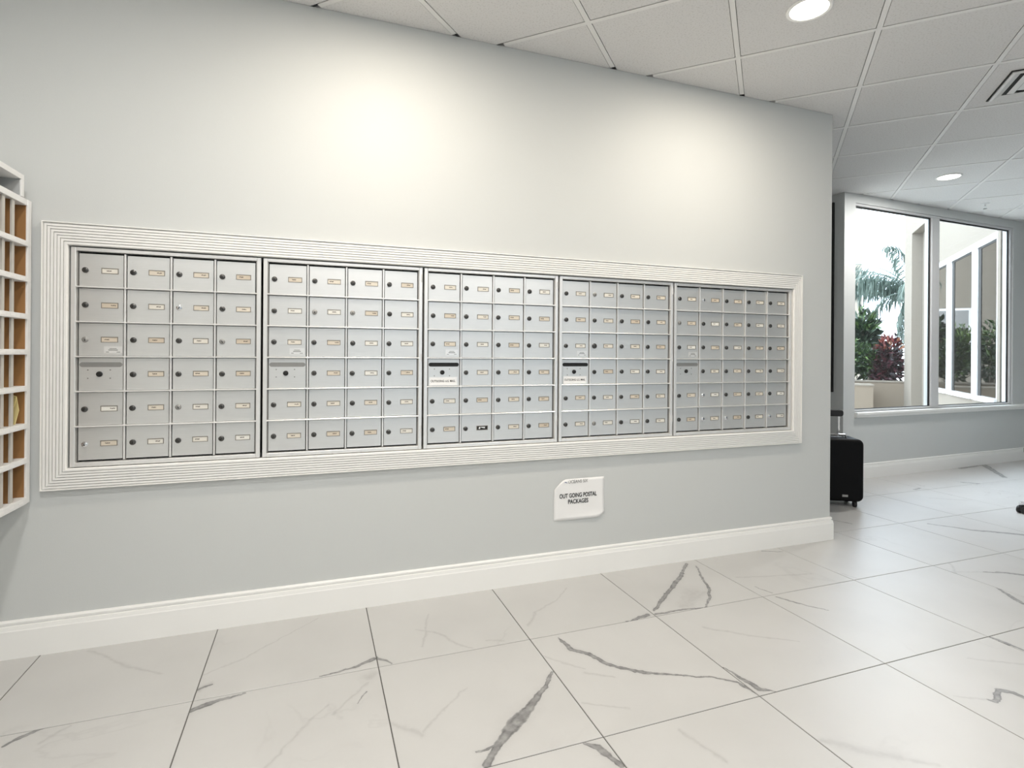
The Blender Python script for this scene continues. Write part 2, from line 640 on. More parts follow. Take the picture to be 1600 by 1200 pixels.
# veins drawn on single tiles: (x, y, half width in mm) along each vein, metres on the floor
VEINS_STRONG = [[(-0.368, -0.58, 9), (-0.333, -0.558, 10), (-0.289, -0.548, 6), (-0.21, -0.535, 1.5)], [(-0.367, -0.457, 5), (-0.332, -0.442, 3)], [(-0.864, -0.577, 3), (-0.827, -0.547, 5), (-0.777, -0.519, 4), (-0.746, -0.511, 1)], [(0.029, -0.515, 1.5), (0.138, -0.497, 4), (0.224, -0.468, 8)], [(0.235, -0.453, 6), (0.287, -0.518, 2)], [(0.14, -0.723, 1), (0.179, -0.659, 2)], [(0.84, -0.766, 4), (0.755, -0.862, 7), (0.682, -0.925, 13), (0.593, -0.997, 16), (0.53, -1.057, 10), (0.467, -1.128, 9)], [(0.458, -1.065, 3), (0.522, -1.06, 4)], [(0.967, -0.552, 3), (0.97, -0.65, 8), (1.02, -0.701, 9), (1.058, -0.788, 7), (1.13, -0.859, 7), (1.244, -0.929, 4), (1.374, -0.987, 3), (1.435, -1.041, 4), (1.461, -1.121, 6)], [(0.775, -1.142, 5), (0.808, -1.174, 9), (0.833, -1.257, 7)], [(1.306, -0.528, 3), (1.428, -0.502, 8)], [(1.481, -0.472, 5), (1.64, -0.34, 7), (1.755, -0.261, 9), (1.982, -0.052, 6)], [(2.008, -0.091, 3), (1.916, -0.284, 4), (1.862, -0.387, 6), (1.732, -0.527, 3)], [(1.465, -0.508, 6), (1.585, -0.51, 4), (1.729, -0.526, 3)], [(2.116, -0.421, 2), (2.147, -0.507, 3)], [(2.122, -0.547, 4), (2.166, -0.626, 4), (2.239, -0.733, 1.5)], [(1.457, -0.954, 1.5), (1.478, -1.042, 6), (1.484, -1.104, 9), (1.529, -1.129, 2)], [(2.54, -0.03, 3), (2.656, -0.086, 2)], [(2.182, -1.406, 2), (2.195, -1.422, 7), (2.283, -1.388, 8), (2.314, -1.414, 7), (2.312, -1.443, 4)], [(3.286, -0.838, 4), (3.225, -0.926, 8), (3.189, -0.993, 6)], [(2.676, -1.13, 4), (2.684, -1.187, 6), (2.69, -1.249, 4)], [(4.078, 0.018, 5), (4.21, -0.175, 8), (4.426, -0.359, 11)], [(3.454, -0.679, 3), (3.531, -0.71, 6), (3.62, -0.773, 8)], [(6.893, 1.269, 22), (6.37, 0.795, 16)], [(6.413, 1.213, 14), (6.834, 1.252, 10)], [(5.701, 0.816, 6), (5.822, 0.688, 12), (6.063, 0.48, 14)], [(4.996, 0.733, 8), (5.136, 0.76, 8)], [(3.508, 0.288, 3), (3.553, 0.194, 5)]]
VEINS_FAINT = [[(-0.375, -0.373, 2), (-0.229, -0.285, 2.5), (0.021, -0.055, 1.5)], [(-0.367, -0.461, 8), (-0.338, -0.432, 4)], [(-0.823, -0.038, 3), (-0.655, -0.199, 4), (-0.516, -0.309, 3)], [(-0.763, -0.598, 4), (-0.709, -0.536, 3)], [(-0.118, -0.929, 3), (-0.041, -0.807, 3), (0.059, -0.695, 2)], [(0.066, -0.752, 2), (0.19, -0.608, 3)], [(0.193, -0.576, 12), (0.218, -0.551, 8)], [(0.419, -0.293, 2), (0.5, -0.36, 4), (0.539, -0.431, 3), (0.599, -0.514, 2)], [(0.671, -0.474, 2), (0.735, -0.496, 3)], [(0.88, -0.412, 4), (0.957, -0.314, 3), (1.108, -0.221, 2), (1.206, -0.125, 2)], [(0.328, -0.93, 3), (0.373, -0.876, 3), (0.516, -0.753, 2)], [(0.242, -0.862, 5), (0.318, -0.942, 6)], [(0.845, -0.65, 2), (0.916, -0.739, 3), (0.958, -0.784, 2)], [(0.95, -0.814, 4), (1.036, -0.873, 3)], [(0.858, -0.963, 2), (0.997, -1.041, 3)], [(1.65, -0.471, 30), (1.783, -0.37, 28)], [(1.623, -0.483, 14), (1.829, -0.386, 10)], [(2.111, -0.293, 3), (2.29, -0.341, 4), (2.538, -0.391, 3)], [(1.465, -1.364, 6), (1.515, -1.404, 13), (1.555, -1.45, 10), (1.697, -1.56, 3)], [(1.593, -0.676, 3), (1.698, -0.769, 4), (1.886, -0.905, 2)], [(2.097, -1.354, 2), (2.182, -1.406, 4)], [(2.406, -1.216, 2), (2.457, -1.257, 4), (2.565, -1.313, 4)], [(3.273, -0.617, 3), (3.461, -0.682, 4)], [(4.821, 0.487, 5), (5.05, 0.336, 6)], [(2.692, -0.438, 3), (2.729, -0.573, 2)], [(3.221, -0.699, 4), (3.588, -0.374, 2)], [(1.083, -1.182, 4), (1.13, -1.341, 4)], [(0.417, -0.433, 3), (0.495, -0.174, 2)]]

# ================================================================== the room
ZC = 2.724                       # ceiling height
XW, XE, YS = -1.31, 9.38, -6.62  # west, east, south inner faces
XCOR = 3.124                     # free end of the mailbox wall
T, TX, TY = 0.6096, -0.374067, -0.522956
OPX0, OPX1, OPZ0, OPZ1 = -0.905, 2.793, 0.7135, 1.5886   # recess for the mailboxes
WANG = math.atan(0.043)          # the window wall stands a little askew
WORG = (4.70, 1.1864)
WLEN = (XE - WORG[0]) / math.cos(WANG)


def wall_line(x):
    return WORG[1] + 0.043 * (x - WORG[0])


# ---- floor: grout bed with single tiles
b = MB()
b.box(XW - 0.2, XE + 0.2, YS - 0.2, 0.3, -0.12, -0.0022)
b.box(XCOR - 0.3, XE + 0.2, 0.3, 1.19, -0.12, -0.0022)
b.box(XCOR - 0.3, 4.85, 1.19, 4.2, -0.12, -0.0022)
b.prism([(4.85, 1.19), (XE + .2, 1.19), (XE + .2, wall_line(XE + .2) + 0.05), (4.85, wall_line(4.85) + 0.05)], -0.12, -0.0022, 'z')
floor = struct(b.build('floor', M['grout']), 'white marble-look tiled floor with grey veins')
TH = T / 2 - 0.0018
b = MB()
b.v = []
bv = 0.0012
lo = [(-TH, -TH, -0.009), (TH, -TH, -0.009), (TH, TH, -0.009), (-TH, TH, -0.009)]
md_ = [(-TH, -TH, -bv), (TH, -TH, -bv), (TH, TH, -bv), (-TH, TH, -bv)]
hi = [(-TH + bv, -TH + bv, 0), (TH - bv, -TH + bv, 0), (TH - bv, TH - bv, 0), (-TH + bv, TH - bv, 0)]
b.add(lo + md_ + hi, [(3, 2, 1, 0), (8, 9, 10, 11)] + [(i, (i + 1) % 4, (i + 1) % 4 + 4, i + 4) for i in range(4)]
      + [(i + 4, (i + 1) % 4 + 4, (i + 1) % 4 + 8, i + 8) for i in range(4)])
MARBLE_GEN = marble('marble_porcelain', generic=True)
MARBLE_PLAIN = marble('marble_porcelain_calm')
tile_me = b.mesh('floor_tile', MARBLE_GEN)
per_tile = {}
for kind, lines in (('s', VEINS_STRONG), ('f', VEINS_FAINT)):
    for ln in lines:
        k = len(ln) // 2
        mx_ = (ln[k - 1][0] + ln[k][0]) / 2
        my_ = (ln[k - 1][1] + ln[k][1]) / 2
        key = (math.floor((mx_ - TX) / T), math.floor((my_ - TY) / T))
        per_tile.setdefault(key, {'s': [], 'f': []})[kind].append(ln)
for jj in range(-10, 6):
    for i in range(-2, 16):
        if jj >= 1 and i < 5:
            continue
        if jj >= 3 and i > 7:
            continue
        cx, cy_ = TX + (i + 0.5) * T, TY + (jj + 0.5) * T
        o = put('floor_tile', tile_me, floor, (cx, cy_, 0))
        near = (-2 <= i <= 8 and -3 <= jj <= 1)
        pt = per_tile.get((i, jj))
        if pt or near:
            if pt:
                loc = lambda L: [[(p[0] - cx, p[1] - cy_, p[2]) for p in ln] for ln in L]
                m_ = marble('marble_porcelain_veined', loc(pt['s']), loc(pt['f']))
            else:
                m_ = MARBLE_PLAIN
            o.material_slots[0].link = 'OBJECT'
            o.material_slots[0].material = m_

# ---- walls
b = MB()
b.box(XW - 0.2, OPX0, 0, 0.30, 0, ZC)
b.box(OPX1, XCOR, 0, 0.30, 0, ZC)
b.box(OPX0, OPX1, 0, 0.30, 0, OPZ0)
b.box(OPX0, OPX1, 0, 0.30, OPZ1, ZC)
b.box(OPX0, OPX1, 0.28, 0.30, OPZ0, OPZ1, 1)
struct(b.build('wall_north', [M['wall'], M['gap']]), 'pale grey wall holding the mailboxes')
b = MB()
b.box(XW - 0.2, XW, YS - 0.2, 0, 0, ZC)
struct(b.build('wall_west', M['wall']))
b = MB()      # south wall with an opening for the added unseen glazing
b.box(XW, 0.1, YS - 0.2, YS, 0, ZC)
b.box(6.1, XE, YS - 0.2, YS, 0, ZC)
b.box(0.1, 6.1, YS - 0.2, YS, 2.45, ZC)
struct(b.build('wall_south', M['wall']))
b = MB()
b.box(XE, XE + 0.2, YS - 0.2, 1.42, 0, ZC)
struct(b.build('wall_east', M['wall']))
b = MB()      # corridor behind the mailbox wall
b.box(XCOR - 0.15, XCOR - 0.02, 0.30, 4.2, 0, ZC)
struct(b.build('wall_corridor_west', M['wall']))
b = MB()
b.box(XCOR - 0.02, 4.85, 4.0, 4.2, 0, ZC)
struct(b.build('wall_corridor_north', M['wall']))
b = MB()
b.box(4.70, 4.85, WORG[1] + 0.004, 4.0, 0, ZC)
struct(b.build('wall_corridor_east', M['wall']), 'grey side wall of the corridor beyond the corner')

# window wall, own frame: x along the wall, y outward
WX0, WX1, WZ0, WZ1 = 0.151, 2.755, 0.640, 2.640
WT = 0.075
b = MB()
b.box(0, WX0, 0, WT, 0, ZC)
b.box(WX1, WLEN, 0, WT, 0, ZC)
b.box(WX0, WX1, 0, WT, 0, WZ0)
b.box(WX0, WX1, 0, WT, WZ1, ZC)
struct(b.build('wall_northeast', M['wall'], None, (*WORG, 0), (0, 0, WANG)), 'grey wall with the courtyard window')
win = struct(empty('window_1', (*WORG, 0), (0, 0, WANG)), 'white framed two-pane window to the courtyard')
MU0, MU1 = 1.325, 1.448
FW = 0.035
b = MB()
b.box(WX0, WX1, 0.012, WT + 0.01, WZ1 - 0.022, WZ1)
b.box(WX0, WX1, 0.012, WT + 0.01, WZ0, WZ0 + 0.022)
b.box(WX0, WX0 + 0.02, 0.012, WT + 0.01, WZ0 + 0.022, WZ1 - 0.022)
b.box(WX1 - FW, WX1, 0.012, WT + 0.01, WZ0 + 0.022, WZ1 - 0.022)
b.build('window_frame', M['winframe'], win, bevel=0.003)
b = MB()
b.box(MU0, MU1, 0.012, WT + 0.01, WZ0 + 0.022, WZ1 - 0.022)
b.build('mullion', M['winframe'], win, bevel=0.003)
for x0, x1 in ((WX0 + 0.02, MU0), (MU1, WX1 - FW)):
    z0, z1 = WZ0 + 0.022, WZ1 - 0.022
    b = MB()
    b.box(x0, x1, 0.040, 0.046, z0, z1)
    b.build('pane', M['glass'], win)
    b = MB()
    b.box(x0, x1, 0.030, 0.039, z1 - 0.014, z1)
    b.box(x1 - 0.020, x1, 0.030, 0.039, z0, z1)
    b.box(x0, x1, 0.030, 0.039, z0, z0 + 0.008)
    b.build('gasket', M['gasket'], win)  # thin rubber gasket lines of the pane
b = MB()
b.prism([(-0.004, 0.585), (-0.024, 0.590), (-0.024, 0.612), (-0.034, 0.618), (-0.034, 0.634), (-0.028, 0.640), (0.012, 0.640), (0.0, 0.585)], WX0, 2.99, 'x')
b.build('window_sill', M['trim'], win)

# ---- skirting boards with a stepped, rounded cap
BP = [(0, 0), (0.016, 0), (0.016, 0.104), (0.0145, 0.108), (0.0135, 0.116), (0.0125, 0.1225), (0.0060, 0.1235), (0.0060, 0.1290), (0.0095, 0.1300), (0.0095, 0.1365), (0.0060, 0.143), (0, 0.143)]


def skirting(name, x0, x1, loc=(0, 0, 0), rz=0, ret=None):
    b = MB()
    b.prism([(-d, z) for d, z in BP], x0, x1, 'x')
    o = struct(b.build(name, M['trim'], None, loc, (0, 0, rz)), None)
    return o


# mailbox wall board mitred round the free end
b = MB()
n = len(BP)
vs_ = [(XW, -d, z) for d, z in BP] + [(XCOR + d, -d, z) for d, z in BP] + [(XCOR + d, 0.30, z) for d, z in BP]
fs = [tuple(range(n)), tuple(range(3 * n - 1, 2 * n - 1, -1))]
for k in (0, 1):
    for i in range(n - 1):
        fs.append((k * n + i, (k + 1) * n + i, (k + 1) * n + i + 1, k * n + i + 1))
b.add(vs_, fs)
struct(b.build('baseboard_north', M['trim']), 'white skirting under the mailboxes')
skirting('baseboard_northeast', 0.0, WLEN - 0.02, (*WORG, 0), WANG)
skirting('baseboard_west', YS, -0.017, (XW, 0, 0), R(90))

# ---- assumed glazing on the south side, added unseen for daylight and door reflections
w2 = struct(empty('window_2', (3.1, YS, 0)))
b = MB()
for k in range(5):
    x0 = -3.0 + k * 1.48
    b.box(x0, x0 + 0.08, -0.14, -0.04, 0.05, 2.40)
b.box(-3.0, 3.0, -0.14, -0.04, 2.40, 2.45)
b.box(-3.0, 3.0, -0.14, -0.04, 0.0, 0.05)
b.build('window_frame', M['winframe'], w2)
for k in range(4):
    x0 = -2.92 + k * 1.48
    b = MB()
    b.box(x0, x0 + 1.40, -0.095, -0.088, 0.05, 2.40)
    b.build('pane', M['dimmed_glass'], w2)

# ---- ceiling: deck, lay-in tiles at 45 degrees, grid tees
GX, GY, GP = 2.071, -0.325, 0.437
b = MB()
b.box(XW - 0.2, XE + 0.2, YS - 0.2, 0.3, ZC + 0.03, ZC + 0.16)
b.box(XCOR - 0.3, XE + 0.2, 0.3, 1.19, ZC + 0.03, ZC + 0.16)
b.box(XCOR - 0.3, 4.85, 1.19, 4.2, ZC + 0.03, ZC + 0.16)
b.prism([(4.85, 1.19), (XE + .2, 1.19), (XE + .2, wall_line(XE + .2) + 0.07), (4.85, wall_line(4.85) + 0.07)], ZC + 0.03, ZC + 0.16, 'z')
# closing strips between wall tops and deck
b.box(XW - 0.2, XW, YS - 0.2, 0.3, ZC, ZC + 0.03)
b.box(XE, XE + 0.2, YS - 0.2, 1.4, ZC, ZC + 0.03)
b.box(XW, XE, YS - 0.2, YS, ZC, ZC + 0.03)
b.prism([(4.85, wall_line(4.85) + 0.05), (XE, wall_line(XE) + 0.05), (XE, wall_line(XE) + 0.07), (4.85, wall_line(4.85) + 0.07)], ZC, ZC + 0.03, 'z')
ceiling = struct(b.build('ceiling', M['deck']), 'suspended ceiling of square tiles laid at an angle to the wall')


def clip(poly, a, bb, c):
    """keep a*x+b*y<=c"""
    out = []
    for p, q in zip(poly, poly[1:] + poly[:1]):
        fp, fq = a * p[0] + bb * p[1] - c, a * q[0] + bb * q[1] - c
        if fp <= 0:
            out.append(p)
        if (fp < 0 < fq) or (fq < 0 < fp):
            u = fp / (fp - fq)
            out.append((p[0] + u * (q[0] - p[0]), p[1] + u * (q[1] - p[1])))
    return out


DLC = {(-4, -1), (0, -1), (7, 2)}          # cells with a downlight in view or over the mailboxes
VENTC = (4, -1)
HD = GP - 0.0145 * math.sqrt(2)
diamond = [(HD, 0), (0, HD), (-HD, 0), (0, -HD)]
b = MB()
b.prism(diamond, ZC + 0.0015, ZC + 0.017, 'z')
ct_me = b.mesh('ceiling_tile', M['ctile'])
for k in range(-9, 18):
    for m in range(-16, 11):
        if (k + m) % 2 == 0:
            continue
        cx, cy_ = GX + k * GP, GY + m * GP
        if cx < XW - GP or cx > XE + GP or cy_ < YS - GP:
            continue
        if cy_ > 0.44 and cx < XCOR - 0.44:
            continue
        if cy_ > 4.3:
            continue
        full = [(cx + p[0], cy_ + p[1]) for p in diamond]
        pieces = []
        base_ = clip(clip(clip(clip(full, -1, 0, -XW), 1, 0, XE), 0, -1, -YS), 0, 1, 4.0)
        if cy_ < 0.5:
            pieces.append(base_)
        else:
            pieces.append(clip(base_, 1, 0, 4.78))
            pieces.append(clip(clip(base_, -1, 0, -4.78), -0.043, 1, WORG[1] - 0.043 * WORG[0] + 0.05))
        for poly in pieces:
            if len(poly) < 3:
                continue
            if poly == full:
                put('ceiling_tile', ct_me, ceiling, (cx, cy_, 0))
            else:
                b = MB()
                b.prism([(p[0] - cx, p[1] - cy_) for p in poly], ZC + 0.0015, ZC + 0.017, 'z')
                b.build('ceiling_tile', M['ctile'], ceiling, (cx, cy_, 0))


def inside(x, y):
    if not (XW + 0.02 < x < XE - 0.02 and YS + 0.02 < y < 3.98):
        return False
    if x < XCOR + 0.02:
        return y < -0.02
    if x < 4.70 - 0.02:
        return True
    return y < wall_line(x) - 0.02


TW = 0.012
for d in (1, -1):
    # lines  x - d*y = c  through the nodes
    for q in range(-40, 40):
        c0 = (GX - d * GY) + 2 * GP * q
        run = None
        t0 = -12.0
        segs = []
        while t0 < 12.0:
            x, y = c0 + d * t0, t0
            if inside(x, y):
                if run is None:
                    run = t0
            elif run is not None:
                segs.append((run, t0))
                run = None
            t0 += 0.004
        for a, e in segs:
            if e - a < 0.05:
                continue
            L = (e - a) * math.sqrt(2) / 2
            ym = (a + e) / 2
            b = MB()
            # inverted T: flange and web
            zz = 0.0 if d == 1 else 0.0003
            b.box(-L, L, -TW, TW, ZC - zz, ZC + 0.0012)
            b.box(-L, L, -0.0015, 0.0015, ZC + 0.0012, ZC + 0.028)
            b.build('grid_tee', M['tee'], ceiling, (c0 + d * ym, ym, 0), (0, 0, R(45) if d == 1 else R(135)))


# ================================================================== lamps and ceiling fittings
def downlight(cx, cy_, label, power, col):
    t = tag(empty('recessed_downlight', (cx, cy_, ZC)), label, 'ceiling light', 'recessed ceiling downlights')
    b = MB()
    b.lathe([(0.094, 0.0012), (0.094, -0.0035), (0.088, -0.006), (0.079, -0.004), (0.077, 0.0012)], n=40)
    b.build('trim_ring', M['trim'], t, smooth=True)
    b = MB()
    b.cyl((0, 0), 0.077, -0.003, 0.001, 'z', 40)
    b.build('lens', M['lens'], t)
    ld = bpy.data.lights.new('downlight', 'AREA')
    ld.shape = 'DISK'
    ld.size = 0.15
    ld.energy = power
    ld.color = col
    lo_ = bpy.data.objects.new('downlight', ld)
    COL.objects.link(lo_)
    lo_.location = (0, 0, -0.008)
    lo_.parent = t
    return t


downlight(GX, GY - GP, 'lit round downlight in the ceiling at the top edge, nearest the mailboxes', DL_WALL, DL_COL)
downlight(GX + 7 * GP, GY + 2 * GP, 'lit round downlight in the ceiling close to the courtyard window', 1.25 * DL_ROOM, DL_COL_ROOM)
downlight(GX - 4 * GP, GY - GP, 'round downlight over the left-hand mailboxes, above the picture edge', DL_WALL, DL_COL)
for k, m, nm in ((-4, -7, 'behind the camera on the left'), (0, -7, 'behind the camera in the middle'), (-6, -3, 'above the camera near the pigeonhole sorter'),
                 (-2, -11, 'at the back of the room on the left'), (2, -11, 'at the back of the room on the right')):
    downlight(GX + k * GP, GY + m * GP, 'unseen fill downlight added ' + nm, DL_ROOM, DL_COL_ROOM)  # unseen lamps added to brighten the room and its left side

# air diffuser in one ceiling cell
vt = tag(empty('ceiling_vent', (GX + 4 * GP, GY - GP + 0.02, ZC), (0, 0, R(45))), 'square white air vent in the ceiling at the right edge', 'air vent')
S = 0.188


def ring(b, s0, z0, s1, z1, mi=0):
    vs_ = [(-s0, -s0, z0), (s0, -s0, z0), (s0, s0, z0), (-s0, s0, z0), (-s1, -s1, z1), (s1, -s1, z1), (s1, s1, z1), (-s1, s1, z1)]
    b.add(vs_, [(i, (i + 1) % 4, (i + 1) % 4 + 4, i + 4) for i in range(4)], mi)


b = MB()
ring(b, S + 0.008, 0.0005, S + 0.008, -0.004)
ring(b, S + 0.008, -0.004, S, -0.004)
b.build('shadow_gap', M['gap'], vt, recalc=False)  # black ring drawn round the frame
b = MB()
ring(b, S, 0.0, S, -0.010)
ring(b, S, -0.010, S - 0.014, -0.013)
ring(b, S - 0.014, -0.013, S - 0.048, 0.0008)
b.build('frame', M['vent'], vt, recalc=False)
b = MB()
b.box(-S + 0.03, S - 0.03, -S + 0.03, S - 0.03, 0.0003, 0.001)
b.build('throat', M['gap'], vt)
for s0 in (0.122, 0.086):
    b = MB()
    ring(b, s0, -0.004, s0 - 0.024, 0.0005 - 0.016)
    ring(b, s0 - 0.024, -0.0155, s0 - 0.026, -0.0145)
    ring(b, s0 - 0.026, -0.0145, s0 - 0.002, -0.003)
    b.build('louvre', M['vent'], vt, recalc=False)
b = MB()
b.box(-0.048, 0.048, -0.048, 0.048, -0.016, -0.013)
b.build('centre_plate', M['vent'], vt)

sp = tag(empty('fire_sprinkler', (6.36, 0.97, ZC)), 'small pendent fire sprinkler in the ceiling before the window', 'sprinkler')
b = MB()
b.lathe([(0.0, -0.003), (0.030, -0.003), (0.038, 0.001)], n=24)
b.build('escutcheon', M['vent'], sp, smooth=True)
b = MB()
b.cyl((0, 0), 0.008, -0.022, -0.003, 'z', 12)
b.tube([(0.010, 0, -0.020), (0.013, 0, -0.034), (0.003, 0, -0.050)], 0.002, 6)
b.tube([(-0.010, 0, -0.020), (-0.013, 0, -0.034), (-0.003, 0, -0.050)], 0.002, 6)
b.build('body', M['chrome'], sp)
b = MB()
b.cyl((0, 0), 0.017, -0.053, -0.050, 'z', 16)
b.build('deflector', M['chrome'], sp)

# ================================================================== mailbox surround (fluted casing)
tr = struct(empty('trim_1', (OPX0, 0, OPZ0)), 'white fluted casing round the mailboxes')
CW = {'l': 0.083, 'r': 0.066, 't': 0.087, 'b': 0.0815}
prof = [(0.0, 0.0), (0.0, 0.014)]
NF = 7
for k in range(NF):
    a = 0.03 + 0.90 * k / NF
    e = 0.03 + 0.90 * (k + 1) / NF
    w = e - a
    prof += [(a + 0.02 * w, 0.0200), (a + 0.70 * w, 0.0200), (a + 0.74 * w, 0.0130), (a + 0.98 * w, 0.0130)]
prof += [(0.945, 0.0185), (0.955, 0.024), (0.985, 0.024), (1.0, 0.021), (1.0, 0.0)]
W_, H_ = OPX1 - OPX0, OPZ1 - OPZ0
for side in 'ltrb':
    A, B = [], []
    for o_, d in prof:
        l_, r_, t_, bo = (-o_ * CW['l'], W_ + o_ * CW['r'], H_ + o_ * CW['t'], -o_ * CW['b'])
        pa, pb = {'l': ((l_, bo), (l_, t_)), 't': ((l_, t_), (r_, t_)), 'r': ((r_, t_), (r_, bo)), 'b': ((r_, bo), (l_, bo))}[side]
        A.append((pa[0], -d, pa[1]))
        B.append((pb[0], -d, pb[1]))
    n = len(prof)
    b = MB()
    b.add(A + B, [(i, i + 1, n + i + 1, n + i) for i in range(n - 1)])
    b.build('casing_board', M['casing'], tr)

# ================================================================== mailbox banks
JX = [-0.90523, -0.21260, 0.49243, 1.20294, 1.91736, 2.79309]
NCOL = [4, 4, 4, 4, 5]
ROW_TOP, ROW_P = 1.5665 - OPZ0, 0.1384     # top rail and row pitch, from the bank's base
YD = 0.008                                  # door face behind the wall plane
LOCK_KIND = {(0, 1, 2): 'c', (0, 2, 3): 's', (0, 4, 2): 's', (0, 5, 0): 'c', (0, 2, 0): 's', (1, 1, 1): 's', (1, 1, 2): 's', (3, 2, 1): 'r',
             (4, 0, 1): 'c', (4, 4, 1): 'c', (4, 5, 1): 'c', (4, 5, 2): 'c', (4, 5, 4): 'c', (4, 1, 0): 's', (3, 0, 1): 's', (3, 5, 1): 's'}


def lock_mesh(name, body_mat, r):
    b = MB()
    b.lathe([(0.0, -0.0075), (r * 0.62, -0.0075), (r * 0.80, -0.0065), (r * 0.86, -0.0045), (r, -0.0040), (r, 0.0)], axis='y', n=18)
    b.box(-0.0010, 0.0010, -0.0079, -0.0060, -0.0045, 0.0045, 1)
    b.cyl((0, -0.0035), 0.0024, -0.0080, -0.0060, 'y', 8, mi=1)
    return b.mesh(name, [body_mat, M['black']], smooth=True)


LOCKS = {'k': lock_mesh('lock', M['black'], 0.0110), 'd': lock_mesh('lock', M['lock'], 0.0112), 'c': lock_mesh('lock', M['chrome'], 0.0105),
         's': lock_mesh('lock', M['alu_dark'], 0.0112), 'r': lock_mesh('lock', M['lock'], 0.0138)}
b = MB()
for x0, x1, z0, z1 in ((-0.029, 0.029, 0.0085, 0.0112), (-0.029, 0.029, -0.0112, -0.0092), (-0.029, -0.0265, -0.0092, 0.0085), (0.0265, 0.029, -0.0092, 0.0085)):
    b.box(x0, x1, -0.0022, 0, z0, z1)
SLOT_ME = b.mesh('card_slot', M['card_frame'])
b = MB()
b.box(-0.0265, 0.0265, -0.0008, 0.0, -0.0092, 0.0085)
CARD_ME = b.mesh('name_card', M['card'])
CARD_BLACK = b.mesh('name_card', M['ink'])
b = MB()
b.box(-0.031, 0.031, -0.0012, 0, -0.014, 0.014)
b.box(-0.012, 0.012, -0.0016, -0.0010, 0.004, 0.0065, 1)
b.box(-0.016, 0.016, -0.0016, -0.0010, -0.0025, 0.001, 1)
b.box(-0.024, -0.014, -0.0016, -0.0010, -0.010, -0.0075, 1)
b.box(0.012, 0.024, -0.0016, -0.0010, -0.010, -0.0075, 1)
PLAQUE_ME = b.mesh('approval_plaque', [M['alu_frame'], M['alu_dark']])
b = MB()
b.cyl((0, 0), 0.0028, -0.0012, 0.0, 'y', 8)
SCREW_ME = b.mesh('screw', M['alu_dark'])
b = MB()
b.prism([(-0.0185, -0.0048), (-0.0105, -0.0048), (-0.0085, 0.0052), (-0.0165, 0.0052)], -0.0003, 0, 'y')
b.prism([(-0.0060, 0.0015), (0.0140, -0.0030), (0.0150, 0.0050), (-0.0075, 0.0050)], -0.0003, 0, 'y', 1)
SLIP = b.mesh('torn_slip', [M['paper'], M['alu_frame']])
SIGN = text_mesh('OUTGOING U.S. MAIL', 0.0150, M['ink'], bold=0.0002, width=0.122)


def capsule(w, h, n=7):
    r = h / 2
    pts = []
    for i in range(n):
        a = math.pi / 2 - math.pi * i / (n - 1)
        pts.append((w / 2 - r + r * math.cos(a), r * math.sin(a)))
    for i in range(n):
        a = -math.pi / 2 - math.pi * i / (n - 1)
        pts.append((-w / 2 + r + r * math.cos(a), r * math.sin(a)))
    return pts


